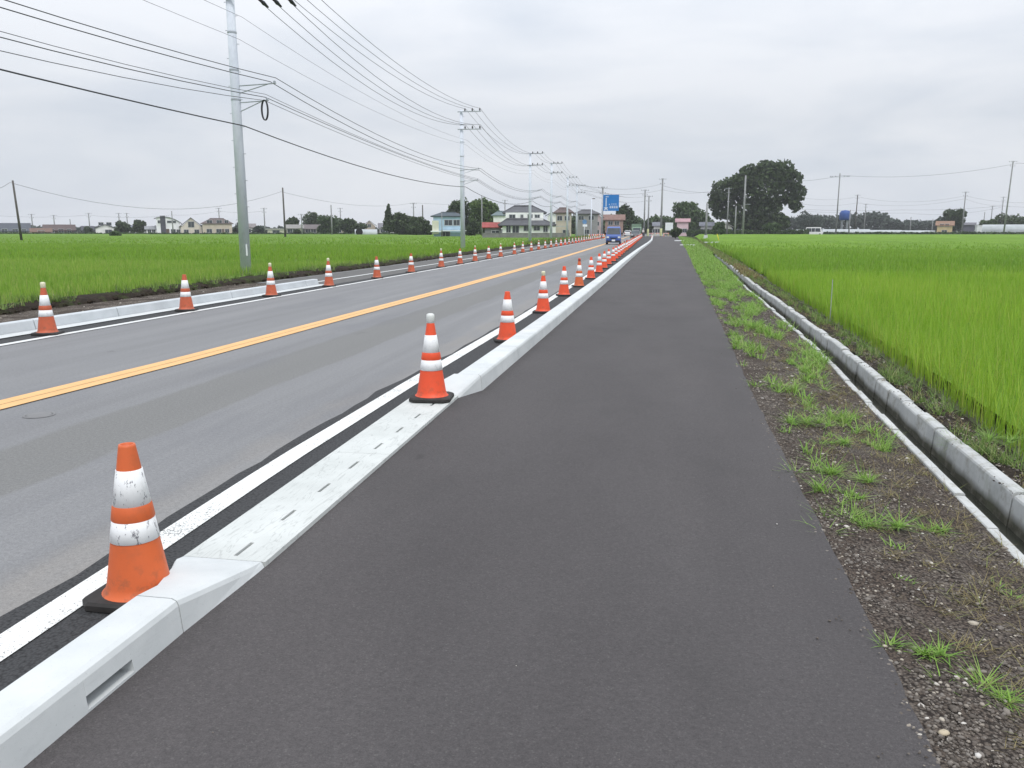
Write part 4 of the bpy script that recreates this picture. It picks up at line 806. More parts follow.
for sx_ in (-1.7, 1.7):
    for sy_ in (-1.8, 1.8): MB().box((sx_, sy_, 1.12), (.1, .1, 2.24)).build('post', M['frame_d'], cpt)
house('pink_house', 590, 604, 212, 218, 205, (.42, .33, .34), (.13, .11, .12), 'pinkish house with a grey gable roof left of the blue sign', ax='y', wins=[(0, 3.2, 1, 1), (0, 1.2, 1, 1)])
house('brown_house', 603, 625, 214.5, 220, 212, (.30, .21, .18), (.2, .12, .10), 'brown house with a reddish roof below the blue sign', wins=[(-.4, 3.4, 1.2, 1), (.3, 3.4, 1.2, 1), (0, 1.2, 1.4, 1)])
house('shop', 675, 690, 218.5, 222, 235, (.62, .46, .50), (.40, .24, .27), 'small pink shop with a crimson roof right of the white board', cat='shop', wins=[(-.4, 1.5, 1.2, 1.1), (.4, 1.5, 1.2, 1.1)])
house('cottage', 699, 714, 222, 226, 238, (.38, .38, .40), (.15, .16, .19), 'grey cottage behind the grey pole with the white foot', wins=W1[:2])
house('cottage', 712, 733, 221, 227, 232, (.44, .44, .40), (.28, .28, .25), 'pale cottage with a light olive roof left of the giant tree', ax='y', wins=[(-.3, 1.4, 1.2, 1.2), (.5, 1.4, 1.2, 1.2)])
house('depot', 731, 762, 224, 226.5, 252, (.05, .09, .25), (.05, .08, .22), 'long low dark blue building under the giant tree with a white stripe', cat='building', kind='flat')
o_ = [o for o in bpy.data.objects if o.get('label', '').startswith('long low dark blue')][0]; sub(o_, 'white_stripe', (0, -wid(31, 252) * .375 + .2, 1.9), (wid(29, 252), .12, .28), M['signwhite'])
house('yellow_house', 936, 953, 221, 225.5, 262, (.52, .42, .24), (.25, .15, .10), 'cream yellow house with an orange brown roof on the right', wins=[(-.4, 3.2, 1.2, .8), (.3, 3.2, 1.2, .8), (0, 1.2, 1.5, .9)])
house('cottage', 1000, 1013, 218, 222, 292, (.5, .48, .45), (.2, .17, .15), 'small white house between the trees above the long greenhouse', wins=[(0, 4, 1.5, 1)])
house('barn', 962, 975, 222.5, 225, 285, (.14, .14, .18), (.14, .14, .16), 'dark slate barn right of the tall tree', cat='barn')
# more roofs filling the town behind the left tree line
tw = MB().box((0, 0, 1.6), (1.9, 1.9, 3.2)).box((0, 0, 3.3), (2.1, 2.1, .2)); tw = tw.build('tower', wallm((.66, .68, .7))); tw.location = (*loc(979, 272), -.1); tw.scale = (1, 1, .95); tag(tw, 'narrow white box tower standing between the barn and the long greenhouse', 'tower')
house('cottage', 545, 559, 212, 216, 186, (.75, .75, .75), (.2, .2, .22), 'white house with a pale wall seen between the tiled house and the tan house', ax='y', wins=[(.2, 3, 1, .9)])
house('cottage', 620, 634, 221, 225, 245, (.45, .40, .38), (.22, .15, .13), 'small brown house far down the road behind the white car', wins=W1[:2])
house('cottage', 652, 662, 222, 226, 262, (.5, .5, .48), (.16, .17, .2), 'small grey house seen behind the striped barricades', wins=W1[:2])
house('farmhouse', 318, 345, 222, 227, 285, (.42, .38, .32), (.12, .1, .1), 'brown roofed house behind the rounded dark green tree', wins=W1)
house('cottage', 378, 396, 223, 228, 262, (.5, .5, .48), (.17, .17, .19), 'grey house behind the pointed conifer', wins=W1[:2])
house('cottage', 240, 256, 223.5, 227.5, 300, (.6, .6, .58), (.2, .18, .18), 'small pale house right of the nearest utility pole', wins=W1[:2])
house('cottage', 128, 146, 225, 229, 290, (.6, .6, .6), (.13, .14, .17), 'white house between the round tree and the dome shaped tree', wins=W1[:2])
# greenhouses -------------------------------------------------------
def greenhouse(u0, u1, vt, D, label, door=False, skew=0, tone='vinyl'):
    uc = (u0 + u1) / 2; W_ = wid(u1 - u0, D); h = zat(vt, D) + .1; o = empty('greenhouse', (*loc(uc, D), -.1), face(uc) + skew, label, 'greenhouse', 'plastic greenhouses at the field edges')
    d = 2.7; prof = [(d * _c(a), h * (.35 + .65 * _s(a)) if _s(a) > 0 else 0) for a in np.linspace(0, math.pi, 11)]; prof = [(d, 0)] + prof + [(-d, 0)]
    MB().loft([[(xx, a, b) for a, b in prof] for xx in (-W_ / 2, W_ / 2)]).build('vinyl_cover', M[tone], o)
    hp = MB(); n = max(3, int(W_ / 2.5))
    for i in range(n + 1): xx = -W_ / 2 + W_ * i / n; hp.tube([(xx, a * 1.01, b * 1.01) for a, b in prof], .04, 4)
    hp.build('hoops', M['frame'], o)
    if door: MB().lathe([(.001, 0), (.95, 0), (.95, .12), (.001, .12)], 20).build('opening_shade_disc', M['black'], o).matrix_local = Matrix.Translation((-W_ / 2 + 1.2, -d - .1, 1.15)) @ Matrix.Rotation(R(90), 4, 'X')  # black disc paints the shade of an opening on the uncut cover
    return o
greenhouse(355, 377, 229.3, 225, 'short white vinyl tunnel with a black disc as its shaded opening, left of the conifer', True)
greenhouse(986, 1040, 224.5, 250, 'long grey greenhouse at the right edge behind the leaning pole')
greenhouse(824, 868, 229.2, 262, 'white greenhouse right of the parked white van'); greenhouse(866, 900, 230, 275, 'middle white greenhouse of the row on the right'); greenhouse(898, 933, 230.4, 268, 'right end greenhouse of the pale row, before the yellow house')
greenhouse(795, 808, 229.6, 280, 'short pale greenhouse behind the white van')
# blue water tank on legs
o = empty('water_tank', (*loc(844, 285), -.1), 0, 'blue round water tank raised on legs above the far trees', 'water tank'); hz = zat(220, 285)
MB().lathe([(.001, hz), (1.5, hz), (1.9, hz + .5), (1.9, hz + 2.4), (1.4, hz + 3.2), (.001, hz + 3.5)], 18).build('tank', plain('tank blue', (.02, .07, .26), .5), o, True)
for a in range(4): MB().tube([(1.3 * _c(a * 1.57 + .8), 1.3 * _s(a * 1.57 + .8), 0), (1.2 * _c(a * 1.57 + .8), 1.2 * _s(a * 1.57 + .8), hz)], .12, 6).build('leg', M['polemetal'], o)

# ------------------------------------------------------------------ trees
def crown(lobes, n, s, mat, parent, fill=.55):
    tot = sum(a * b * c for _, _, _, a, b, c in [(l[0], l[1], l[2], *l[3:6]) for l in lobes]); V = []; 
    for (cx, cy, cz, a, b, c) in lobes:
        m_ = int(n * (a * b * c) ** .667 / sum((l[3] * l[4] * l[5]) ** .667 for l in lobes)) + 8
        d = rng.normal(size=(m_, 3)); d /= np.linalg.norm(d, axis=1)[:, None]; rad = 1 - fill * rng.random(m_) ** 2.2
        bumpy = 1 + .16 * vn(d[:, 0] * 1.7 + cx, d[:, 2] * 1.7 + cz) + .13 * vn(d[:, 1] * 3 + cy, d[:, 2] * 3 + d[:, 0]) + .05 * np.abs(rng.normal(0, 1, m_)) * (rng.random(m_) < .18)
        V.append(np.array([cx, cy, cz]) + d * (rad * bumpy)[:, None] * np.array([a, b, c]))
    P_ = np.concatenate(V); k = len(P_)
    t1 = rng.normal(size=(k, 3)); t1 /= np.linalg.norm(t1, axis=1)[:, None]; t2 = np.cross(t1, rng.normal(size=(k, 3))); t2 /= np.linalg.norm(t2, axis=1)[:, None]
    ss = (s * rng.uniform(.55, 1.25, k))[:, None]; q = np.stack([P_ - t1 * ss - t2 * ss * .6, P_ + t1 * ss * .3 - t2 * ss, P_ + t1 * ss + t2 * ss * .5, P_ - t1 * ss * .2 + t2 * ss], 1).reshape(-1, 3)
    T = (np.array([[0, 1, 2, 3]])[None] + (np.arange(k) * 4)[:, None, None]).reshape(-1, 4)
    return tri_object('crown', q, T, M[mat], parent)
def tree(name, u, D, wpx, vt, vb, label, mat='leafmid', n=1600, s=.32, group=None, lob=None, nl=9, seed=0, cone_=False, cat='tree', trunk=True, dm=.8):
    rs = random.Random(seed + int(u * 3)); x, y = loc(u, D); o = empty(name, (x, y, -.12), face(u), label, cat, group); W_ = wid(wpx, D); z1 = zat(vt, D) + .12; z0 = max(0, zat(vb, D) + .12)
    hh = z1 - z0
    if lob: L_ = [((a * W_), b * W_, z0 + c * hh, d * W_, e * W_, f * hh) for a, b, c, d, e, f in lob]
    elif cone_: L_ = [(rs.uniform(-.05, .05) * W_, 0, z0 + hh * (.08 + .84 * i / 7), W_ * (.5 - .42 * i / 7), W_ * (.45 - .38 * i / 7), hh * .12) for i in range(8)]
    else:
        L_ = [(0, 0, z0 + hh * .45, W_ * .36, W_ * .32, hh * .42)]
        for i in range(nl):
            a = rs.uniform(-1, 1); zf = rs.uniform(.12, .86); lim = math.sqrt(max(.05, 1 - ((zf - .4) / .62) ** 2)); r_ = rs.uniform(.13, .22)
            L_.append((a * W_ * .5 * lim * .8, rs.uniform(-.3, .3) * W_, z0 + zf * hh * .92, W_ * r_, W_ * r_, min(hh * .22, W_ * r_)))
    tm = MB(); tr = max(.08, W_ * .022); tm.tube([(0, 0, -.3), (W_ * .01, 0, z0 + hh * .25), (-W_ * .01, 0, z0 + hh * .6)], [tr * 1.3, tr, tr * .4], 8)
    for l in L_[1:6]: tm.tube([(0, 0, z0 + hh * .15), (l[0] * .5, l[1] * .5, (l[2] + z0 + hh * .1) / 2), (l[0], l[1], l[2])], [tr * .6, tr * .4, tr * .15], 6)
    if trunk: tm.build('trunk', M['bark'], o, True)
    crown(L_, n, s, mat, o); return o
GT = 'trees among the distant houses'
tree('broadleaf_tree', 754.5, 236, 92, 160, 232, 'giant dark spreading tree, biggest in the view, right of the path end', 'leafdark', 15000, .42,
     lob=[(.08, 0, .64, .26, .26, .30), (-.33, 0, .56, .15, .18, .18), (-.42, 0, .43, .08, .12, .13), (-.20, 0, .64, .12, .18, .15), (-.08, 0, .74, .15, .2, .17), (.22, 0, .80, .17, .2, .17), (.08, 0, .84, .12, .2, .13), (.36, 0, .70, .10, .14, .14), (.42, 0, .54, .085, .1, .12), (.40, 0, .38, .07, .09, .10), (.33, 0, .48, .06, .08, .08), (.28, .02, .42, .06, .07, .06), (.10, 0, .26, .18, .2, .20), (-.14, .05, .28, .17, .2, .2), (-.36, .05, .28, .10, .13, .11), (.24, 0, .14, .12, .16, .12), (-.02, 0, .12, .26, .2, .13)], cat='tree')
tree('bamboo_grove', 688, 262, 40, 202, 231, 'hazy green tree mass left of the giant tree', 'leafmid', 2600, .42, GT)
tree('broadleaf_tree', 626, 225, 22, 201.5, 233, 'dark round tree just right of the blue road sign', 'leafdark', 2600, .32, GT)
for (u, wp, vt, vb, D, lb, mt, n) in ((124, 16, 221, 233, 262, 'round dark tree right of the white gabled house', 'leafdark', 1500), (139, 14, 219, 233, 264, 'dome shaped dark tree left of the small white cottage', 'leafdark', 1500), (88, 10, 226, 234, 268, 'small dark tree beside the dark shed', 'leafdark', 700),
    (240, 14, 221, 234, 268, 'tree partly hidden by the nearest utility pole', 'leafhaze', 900), (258, 16, 225, 235, 262, 'low grey green tree right of the nearest utility pole', 'leafhaze', 900), (293, 15, 215, 230, 266, 'dark tree behind the pale cottage', 'leafdark', 1400), (311, 21, 210, 231, 272, 'tall open crowned tree behind the brown cottage', 'leafdark', 2400), (331, 26, 214, 235, 245, 'rounded dark green tree right of the brown cottage', 'leafmid', 2600), (352, 28, 218.5, 235.5, 240, 'wide dark tree beside the white tunnel', 'leafdark', 2600),
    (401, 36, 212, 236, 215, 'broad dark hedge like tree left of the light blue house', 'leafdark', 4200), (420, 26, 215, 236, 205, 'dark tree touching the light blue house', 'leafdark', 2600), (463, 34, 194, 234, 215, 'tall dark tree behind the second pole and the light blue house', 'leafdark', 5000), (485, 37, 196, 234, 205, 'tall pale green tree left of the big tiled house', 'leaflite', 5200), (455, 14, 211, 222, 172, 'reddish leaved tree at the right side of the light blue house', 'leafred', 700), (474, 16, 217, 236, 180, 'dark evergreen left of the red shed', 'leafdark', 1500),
    (676, 12, 227, 236, 150, 'round dark bush at the right end of the path', 'leafdark', 1200), (954, 24, 207, 231, 280, 'tall dense dark tree beside the yellow house', 'leafdark', 4200), (940, 10, 215, 225, 270, 'small open tree behind the yellow house', 'leafhaze', 500), (1013, 40, 213, 232, 290, 'dark tree mass behind the long greenhouse at the right edge', 'leafdark', 4000), (989, 20, 219, 231, 284, 'lower dark tree left of the long greenhouse', 'leafmid', 1500), (808, 26, 211, 231, 330, 'grey green tree right of the giant tree', 'leafhaze', 1800), (720, 14, 221, 235, 205, 'bush in front of the light olive roof', 'leafmid', 900), (770, 20, 222, 233, 222, 'green bush below the giant tree', 'leafmid', 1500), (115, 14, 231, 239, 175, 'low green bush out in the left field', 'leafmid', 900), (297, 10, 229, 236, 235, 'small dark bush in front of the pale cottage', 'leafdark', 500)):
    tree('bush' if wp < 15 and vb - vt < 13 else 'broadleaf_tree', u, D, wp, vt, vb, lb, mt, n, .30 if D > 200 else .2, GT, cat='bush' if 'bush' in lb else 'tree')
tree('conifer', 389, 215, 13, 205, 230, 'pointed conifer rising above the dark hedge like tree', 'leafdark', 1500, .28, GT, cone_=True)
def treeline(pts, D, mat, label, name, s=.45, per=90, depth=3, kind='stuff', cat='wood'):
    L_ = []
    for (u, vt, wp) in pts:
        x, y = loc(u, D); z1 = zat(vt, D); w_2 = wid(wp, D) / 2
        L_.append((x, y + random.uniform(-depth, depth), z1 * .5, w_2, w_2, z1 * .52))
        for q in range(3): L_.append((x + random.uniform(-.7, .7) * w_2, y + random.uniform(-depth, depth), z1 * random.uniform(.55, .8), w_2 * .5, w_2 * .5, z1 * .22))
    o = crown(L_, per * len(pts), s, mat, None, .4); o.name = name; return tag(o, label, cat, kind=kind)
treeline([(u, float(np.interp(u, [780, 805, 815, 835, 860, 872, 885, 897, 905, 920, 933, 945], [222, 214, 217, 215, 214, 212.5, 214.5, 221, 220.5, 220, 221.5, 224])) + random.uniform(-.8, .8), 13) for u in range(780, 946, 7)], 420, 'leafhaze', 'far haze tinted wood behind the right hand greenhouses', 'distant_wood', .7, 330)
treeline([(u, 228 + random.uniform(-2.5, 1), 14) for u in range(-40, 440, 10)], 420, 'leafhaze', 'far low line of trees behind the left houses', 'distant_wood', .7, 150)
treeline([(u, 226 + random.uniform(-3, 1), 14) for u in list(range(560, 700, 8)) + list(range(940, 1060, 9))], 430, 'leafhaze', 'far trees closing the end of the road and the right edge', 'distant_wood', .7, 150)
treeline([(u, 218 + random.uniform(-3, 3), 12) for u in list(range(556, 640, 5)) + list(range(645, 712, 5))], 300, 'leafmid', 'dark green growth behind the end of the road', 'distant_wood', .5, 260)
treeline([(u, 233.4 + random.uniform(-.8, .4), 7) for u in range(-5, 150, 5)], 250, 'leafmid', 'low clipped hedge along the left houses', 'hedge', .3, 120, .5, 'stuff', 'hedge')
treeline([(u, 230.5 + random.uniform(-.8, .5), 7) for u in list(range(690, 806, 5))], 228, 'leafmid', 'hedge running below the giant tree along the right field', 'hedge', .3, 160, .5, 'stuff', 'hedge')
treeline([(u, 233.6 + random.uniform(-.8, .4), 7) for u in list(range(150, 500, 5))], 236, 'leafmid', 'ragged low growth where the left field meets the houses', 'hedge', .3, 90, .5, 'stuff', 'hedge')
treeline([(u, 232.3 + random.uniform(-.4, .4), 7) for u in list(range(820, 1040, 6))], 246, 'leafmid', 'ragged low growth where the right field meets the greenhouses', 'hedge', .3, 90, .5, 'stuff', 'hedge')

# ------------------------------------------------------------------ vehicles (front at -Y)
def vehicle(name, loc_, rz, label, cat, paint, L_, Wd, Hh, prof, glass, front=True, lampz=.75, wheels=None, cabin=.6):
    o = empty(name, loc_, rz, label, cat); n = len(prof); b = MB()
    # prof: (y, z, half width factor); body outline closed in YZ, inset near the roof
    inner = [(-Wd / 2 * k, y, z) for y, z, k in prof]; outer = [(Wd / 2 * k, y, z) for y, z, k in prof]
    vs = inner + outer; fs = [tuple(range(n)), tuple(range(2 * n - 1, n - 1, -1))] + [(i, (i + 1) % n, (i + 1) % n + n, i + n) for i in range(n)]
    bo = b.add(vs, fs).build('body', paint, o)
    bv = bo.modifiers.new('bevel', 'BEVEL'); bv.width = .05; bv.segments = 2; bv.limit_method = 'ANGLE'
    for nm, quad in glass: 
        g = MB().add(quad, [tuple(range(len(quad)))]).build(nm, M['glass'], o, fix=False); sd_ = g.modifiers.new('thick', 'SOLIDIFY'); sd_.thickness = .02; sd_.offset = 0
    for sx_ in (-1, 1):
        for yy in (wheels or (-L_ * .36, L_ * .34)):
            t = MB().tube([(sx_ * (Wd / 2 - .17), yy, .28), (sx_ * (Wd / 2 + .01), yy, .28)], .28, 20).build('wheel', M['tyre'], o, False)
            MB().tube([(sx_ * (Wd / 2 + .012), yy, .28), (sx_ * (Wd / 2 + .022), yy, .28)], .17, 16).build('rim', M['chrome'], t)
        MB().box((sx_ * Wd * .38, -L_ / 2 - .015, lampz), (Wd * .17, .07, .17)).build('headlight', M['lampw'], o)
        MB().box((sx_ * Wd * .42, L_ / 2 + .0, lampz + .1), (Wd * .1, .06, .32)).build('tail_light', M['lampr'], o)
        MB().box((sx_ * (Wd / 2 + .1), -L_ * .28, 1.12), (.16, .08, .2)).build('mirror', M['rubber'], o)
    MB().box((0, -L_ / 2 - .01, .34), (Wd * .92, .12, .17)).build('bumper', M['rubber'], o); MB().box((0, -L_ / 2 - .08, .42), (.33, .03, .17)).build('number_plate', M['signwhite'], o)
    MB().box((0, -L_ / 2 - .015, lampz - .12), (Wd * .4, .05, .1)).build('grille', M['rubber'], o)
    return o
def van(loc_, rz, label, paint, L_=3.4, Wd=1.48, Hh=1.85):
    f = -L_ / 2; r = L_ / 2; prof = [(f, .2, 1), (f - .02, .85, 1), (f + .10, 1.0, .98), (f + .55, Hh - .12, .88), (f + .75, Hh, .84), (r - .15, Hh, .84), (r - .03, Hh - .12, .87), (r, .95, .99), (r, .22, 1)]
    e = .012; g = [('windscreen', [(-Wd * .445, f + .14 - .02, 1.04), (Wd * .445, f + .14 - .02, 1.04), (Wd * .405, f + .53 - .03, Hh - .16), (-Wd * .405, f + .53 - .03, Hh - .16)]), ('rear_window', [(-Wd * .42, r + e, 1.08), (Wd * .42, r + e, 1.08), (Wd * .39, r - .02 + e, Hh - .2), (-Wd * .39, r - .02 + e, Hh - .2)])]
    for s in (-1, 1):
        for k, (a, b2) in enumerate(((f + .45, -.35), (-.25, .65), (.75, r - .2))): g.append(('side_window', [(s * (Wd * .486 + e), a, 1.02), (s * (Wd * .486 + e), b2, 1.02), (s * (Wd * .445 + e), b2, Hh - .25), (s * (Wd * .445 + e), a + (.22 if k == 0 else 0), Hh - .25)]))
    return vehicle('van', loc_, rz, label, 'van', paint, L_, Wd, Hh, prof, g)
def sedan(loc_, rz, label, paint, L_=4.3, Wd=1.7, Hh=1.48):
    f = -L_ / 2; r = L_ / 2; prof = [(f, .22, .96), (f - .01, .62, .97), (f + .3, .80, .98), (f + 1.05, .95, .98), (f + 1.75, Hh - .03, .80), (f + 2.1, Hh, .78), (r - 1.2, Hh - .02, .78), (r - .55, 1.02, .94), (r - .02, .92, .95), (r, .3, .96)]
    g = [('windscreen', [(-Wd * .43, f + 1.13 - .02, 1.0), (Wd * .43, f + 1.13 - .02, 1.0), (Wd * .385, f + 1.68 - .02, Hh - .08), (-Wd * .385, f + 1.68 - .02, Hh - .08)]), ('rear_window', [(-Wd * .4, r - .62 + .03, 1.06), (Wd * .4, r - .62 + .03, 1.06), (Wd * .375, r - 1.13 + .02, Hh - .08), (-Wd * .375, r - 1.13 + .02, Hh - .08)])]
    for s in (-1, 1):
        for a, b2 in ((f + 1.35, -.05), (.05, r - .8)): g.append(('side_window', [(s * (Wd * .475 + .01), a, 1.0), (s * (Wd * .475 + .01), b2, 1.0), (s * (Wd * .40 + .01), b2 - (.35 if a > 0 else 0), Hh - .1), (s * (Wd * .40 + .01), a + (.45 if a < 0 else 0), Hh - .1)]))
    return vehicle('car', loc_, rz, label, 'car', paint, L_, Wd, Hh, prof, g, lampz=.66)
def paint(n, c): 
    m = Mat(n, .3, .5); m.color(m.ramp(m.noise(3, 3), [(.3, tuple(x * .9 for x in c)), (.7, c)])); m.b.inputs['Coat Weight'].default_value = .5; return m.m
bv_ = van((-4.98, 92, .01), .04, 'small blue van driving towards the camera in the near lane', paint('blue car paint', (.03, .09, .34))); bv_.scale = (1.08, 1, 1.03)
sedan((*loc(635.5, 150), .01), .06, 'dark grey car following behind the blue van', paint('dark grey car paint', (.04, .042, .05)))
tk = empty('truck', (*loc(636.5, 172), .01), .06, 'pale green boxed truck behind the dark grey car', 'truck')
MB().box((0, 1.2, 1.75), (1.95, 3.6, 2.1)).build('cargo_box', plain('pale green box', (.15, .21, .16), .6), tk); MB().loft([[(-.9, y_, z_) for y_, z_ in ((-2.3, .4), (-2.3, 1.2), (-2.0, 2.1), (-.7, 2.15), (-.7, .4))], [(.9, y_, z_) for y_, z_ in ((-2.3, .4), (-2.3, 1.2), (-2.0, 2.1), (-.7, 2.15), (-.7, .4))]]).build('cab', paint('pale green cab', (.25, .4, .27)), tk)
MB().add([(-.8, -2.30, 1.22), (.8, -2.30, 1.22), (.75, -2.05, 2.0), (-.75, -2.05, 2.0)], [(0, 1, 2, 3)]).build('windscreen', M['glass'], tk, fix=False)
for sx_ in (-1, 1):
    for yy in (-1.6, 1.9): MB().tube([(sx_ * .65, yy, .38), (sx_ * .95, yy, .38)], .38, 16).build('wheel', M['tyre'], tk)
sedan((*loc(628, 205), .01), math.pi, 'white car far down the road left of the green truck', paint('white car paint', (.7, .7, .7)))
wv_ = van((*loc(814.5, 232), .05), face(814) + R(90) - .15, 'white van parked side on at the far edge of the right field', paint('white van paint', (.88, .88, .88)), 4.5, 1.7, 2.25)

# ------------------------------------------------------------------ signs, boards, barriers, worker
sg = empty('road_sign', (*loc(602.5, 150), 0), face(608), 'large blue direction sign board with white arrow and lettering', 'road sign')
k = 150 / F_PX; zb, zt = zat(211, 150), zat(195, 150)
MB().tube([(-.15, 0, -.2), (-.15, 0, 8.0)], [.11, .08], 12).tube([(-.15, 0, zb + .7), (2.9, 0, zb + .7)], .05, 8).tube([(-.15, 0, zt - .6), (2.9, 0, zt - .6)], .05, 8).build('sign_post', M['polemetal'], sg, True)
SB = MB().box((1.45, -.09, (zb + zt) / 2), (2.85, .06, zt - zb)).build('sign_board', M['signblue'], sg)
lt = MB(); W0 = lambda x_, z_, w_, h_, rot=0: lt.box((x_, -.128, z_), (w_, .012, h_)) if not rot else lt.add([(x_ + dx * _c(rot) - dz * _s(rot), yy, z_ + dx * _s(rot) + dz * _c(rot)) for yy in (-.134, -.122) for dx, dz in ((-w_ / 2, -h_ / 2), (w_ / 2, -h_ / 2), (w_ / 2, h_ / 2), (-w_ / 2, h_ / 2))], [(3, 2, 1, 0), (4, 5, 6, 7), (0, 1, 5, 4), (1, 2, 6, 5), (2, 3, 7, 6), (3, 0, 4, 7)])
W0(.55, zb + 1.55, .13, 1.5); W0(.55, zb + .55, .75, .1); W0(.55, zb + .45, .11, .6); W0(.36, zb + .3, .1, .5, -.7); W0(.74, zb + .3, .1, .5, .7); W0(.55, zb + 2.5, .12, .12)
for i in range(4): W0(1.35 + i * .38, zb + .85, .27, .06); W0(1.35 + i * .38, zb + .62, .27, .06); W0(1.28 + i * .38, zb + .73, .06, .3); W0(1.43 + i * .38, zb + .73, .06, .3); W0(1.35 + i * .38, zb + .52, .3, .06)
for i in range(3): W0(1.6 + i * .36, zb + 1.25, .22, .05); W0(1.6 + i * .36, zb + 1.15, .05, .22)
W0(1.15, zb + 1.15, .14, .14); W0(.75, zt - .3, .5, .05); W0(.8, zt - .42, .4, .05)
lt.build('lettering', M['signwhite'], SB)
s2 = empty('road_sign', (*loc(584.5, 112), 0), face(584), 'small white and blue plate on a thin white post left of the road', 'road sign'); MB().tube([(0, 0, 0), (0, 0, 2.9)], .035, 8).build('sign_post', M['signwhite'], s2, True)
MB().box((.05, -.05, 2.15), (.62, .03, .3), 0).build('sign_plate', M['signwhite'], s2); MB().lathe([(.001, -.015), (.3, -.015), (.3, .015), (.001, .015)], 20).build('sign_disc', plain('pale blue disc', (.12, .25, .45), .5), s2).matrix_local = Matrix.Translation((0, -.05, 2.65)) @ Matrix.Rotation(R(90), 4, 'X')
lp = empty('street_lamp', (*loc(591, 128), 0), face(591), 'grey street lamp post with a short head, between the fifth pole and the blue sign', 'street lamp'); MB().tube([(0, 0, 0), (0, 0, 6.3)], [.10, .07], 10).build('pole', M['pole'], lp, True); MB().tube([(0, 0, 6.25), (.35, 0, 6.35)], .03, 6).box((.35, 0, 6.33), (.4, .18, .12)).build('lamp_head', M['frame_d'], lp)
wb = empty('notice_board', (*loc(669, 190), 0), face(669), 'blank white notice board on posts at the end of the path', 'notice board'); MB().box((0, 0, 2.35), (1.75, .06, 1.75)).build('board', M['signwhite'], wb)
for sx_ in (-.7, .7): MB().tube([(sx_, .05, 0), (sx_, .05, 3.0)], .04, 8).build('post', M['polemetal'], wb)
def barrier(u, D, label):
    o = empty('barricade', (*loc(u, D), 0), face(u), label, 'barricade', 'barricades closing the end of the path')
    for sx_ in (-.6, .6):
        for sy_ in (-.3, .3): MB().tube([(sx_, sy_, 0), (sx_, 0, .85)], .02, 6).build('leg', M['yellowp'], o)
    bd = MB(); n = 8
    for i in range(n): bd.box((-.75 + 1.5 * (i + .5) / n, -.04, .72), (1.5 / n, .04, .22), i % 2)
    bd.build('striped_board', [M['signwhite'], M['coneR']], o); return o
for u, lb in ((650.5, 'left one of the three striped barricades across the path end'), (658.5, 'middle one of the three striped barricades across the path end'), (666, 'right one of the three striped barricades across the path end')): barrier(u, 204, lb)
for u, D, lb in ((593, 140, 'orange and white barricade on the left verge below the street lamp'), (601, 150, 'orange and white barricade at the foot of the blue sign')): barrier(u, D, lb)['group'] = 'barricades on the left verge'
cone(*loc(652, 160), 'R', 'single cone standing on the dark asphalt between the cone row and the kerb', 'stray cones', far=True)
for i, (u, D) in enumerate(((661, 200), (664, 201))): cone(*loc(u, D), 'R', ('left cone in front of the barricades at the path end', 'right cone in front of the barricades at the path end')[i], 'stray cones', far=True)
for (u, D, sx_, sy_, lb) in ((679.5, 118, 1.3, 5, 'long pale concrete slab beside the far path edge'), (688, 84, 1.5, 1.6, 'pale concrete slab bridging the gutter near the path edge'), (713.5, 104, 2.2, .5, 'thin white slab lying at the field corner left of the yellow pipe')):
    s_ = MB().box((0, 0, .04), (sx_, sy_, .12)).box((0, 0, .11), (sx_ * .97, sy_ * .97, .02)).build('concrete_slab', M['kerb']); s_.location = (*loc(u, D), -.05); tag(s_, lb, 'concrete slab')
ft = MB().box((0, 0, .3), (.75, .75, .6), tx=.92, ty=.92).box((0, 0, .62), (.6, .6, .06)).build('concrete_foot', M['kerb']); ft.parent = [o for o in bpy.data.objects if o.get('label', '').startswith('grey pole with a white foot')][0]; ft.location = (0, 0, .0)
gp = MB().tube([(0, 0, 0), (-.35, .1, 1.1)], .045, 8).build('guy_wire_guard', M['yellowp'], smooth=True); gp.location = (*loc(720, 112), -.1); tag(gp, 'bright yellow slanted guard pipe standing at the corner of the right field', 'guard pipe')
sk_ = MB().tube([(0, 0, 0), (.0, .02, .9)], .008, 6).build('field_stake', M['vinyl']); sk_.location = (3.7, 18.7, -.4); tag(sk_, 'thin pale stake standing upright at the edge of the right hand rice', 'stake')
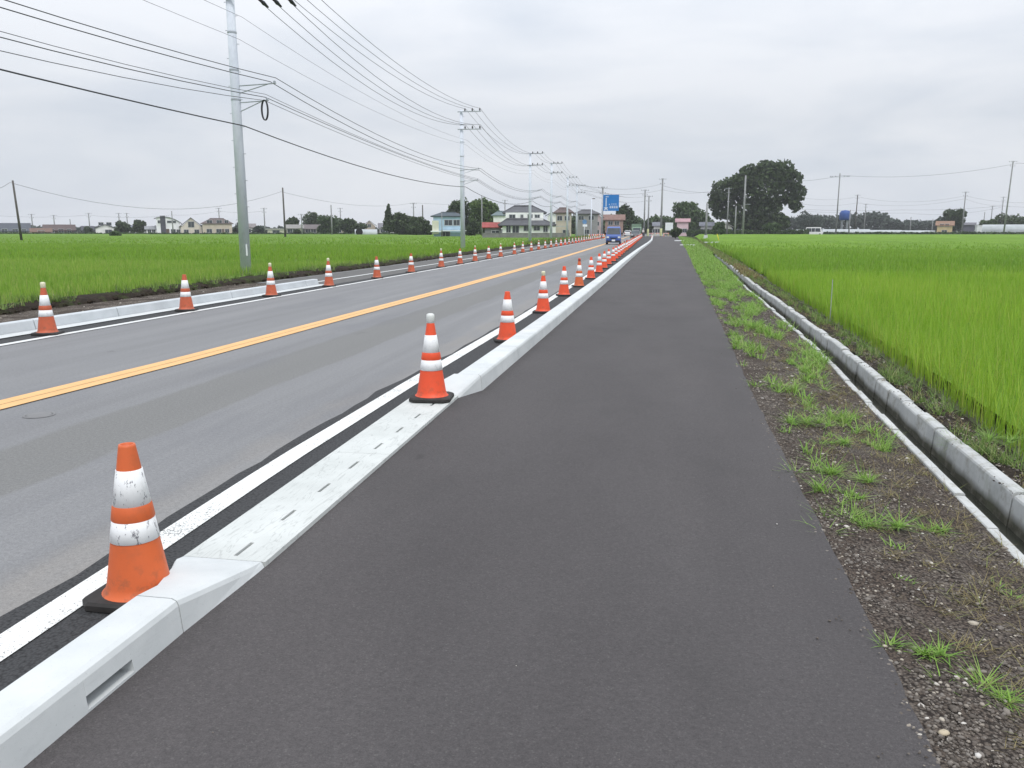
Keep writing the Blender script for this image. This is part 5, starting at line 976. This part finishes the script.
# road worker in a white shirt at the far end of the cone row
def skinned(name, vs, es, rad, mat, parent=None, sub_=2):
    me = bpy.data.meshes.new(name); me.from_pydata(vs, es, []); me.materials.append(mat); o = bpy.data.objects.new(name, me); col.objects.link(o)
    if parent: o.parent = parent
    o.modifiers.new('skin', 'SKIN')
    me_ = me
    if not me_.skin_vertices: 
        bpy.context.view_layer.update()
    for i, r_ in enumerate(rad): me_.skin_vertices[0].data[i].radius = (r_, r_)
    me_.skin_vertices[0].data[0].use_root = True
    s = o.modifiers.new('sub', 'SUBSURF'); s.levels = sub_; s.render_levels = sub_; return o
pv = [(0, 0, .92), (0, 0, 1.15), (0, 0, 1.38), (0, 0, 1.50), (0, 0, 1.60), (0, -.01, 1.70), (.17, 0, 1.40), (.24, -.02, 1.14), (.22, -.14, .92), (-.17, 0, 1.40), (-.25, 0, 1.14), (-.26, -.08, .90), (.10, 0, .88), (.12, -.02, .48), (.12, .02, .08), (.12, -.12, .04), (-.10, 0, .88), (-.13, .03, .48), (-.14, .05, .08), (-.14, -.09, .04)]
pe = [(0, 1), (1, 2), (2, 3), (3, 4), (4, 5), (2, 6), (6, 7), (7, 8), (2, 9), (9, 10), (10, 11), (0, 12), (12, 13), (13, 14), (14, 15), (0, 16), (16, 17), (17, 18), (18, 19)]
pr = [.14, .13, .15, .06, .095, .09, .065, .048, .035, .065, .048, .035, .09, .065, .04, .035, .09, .065, .04, .035]
try:
    pb = skinned('person', pv, pe, pr, M['skin']); pb.location = (*loc(643.2, 186), .01); pb.rotation_euler = (0, 0, -.4); tag(pb, 'person in white shirt and dark trousers standing at the far end of the cones', 'person')
    skinned('shirt', pv[:3] + [(.17, 0, 1.40), (.235, -.015, 1.16), (-.17, 0, 1.40), (-.245, 0, 1.16)], [(0, 1), (1, 2), (2, 3), (3, 4), (2, 5), (5, 6)], [.16, .15, .165, .08, .065, .08, .065], M['cloth_w'], pb)
    skinned('trousers', [pv[0], pv[12], pv[13], (.12, .02, .1), pv[16], pv[17], (-.14, .05, .1)], [(0, 1), (1, 2), (2, 3), (0, 4), (4, 5), (5, 6)], [.155, .105, .08, .06, .105, .08, .06], M['cloth_n'], pb)
    MB().lathe([(.125, 1.70), (.12, 1.76), (.09, 1.82), (.001, 1.85)], 14).build('helmet', M['signwhite'], pb, True)
except Exception as ex_: print('person failed', ex_)

hz_ = MB().box((0, 800, 14.2), (3040, 2040, 31.6)).build('haze', (lambda m: m)(bpy.data.materials.new('haze air'))); hm = hz_.data.materials[0]; hm.use_nodes = True; hm.node_tree.nodes.clear()
ho = N(hm.node_tree, 'ShaderNodeOutputMaterial'); hv_ = N(hm.node_tree, 'ShaderNodeVolumePrincipled'); hv_.inputs['Density'].default_value = .00028; hv_.inputs['Color'].default_value = (.93, .95, 1, 1)
hm.node_tree.links.new(hv_.outputs[0], ho.inputs['Volume']); tag(hz_, 'thin pale summer haze over the fields', 'haze', kind='stuff')
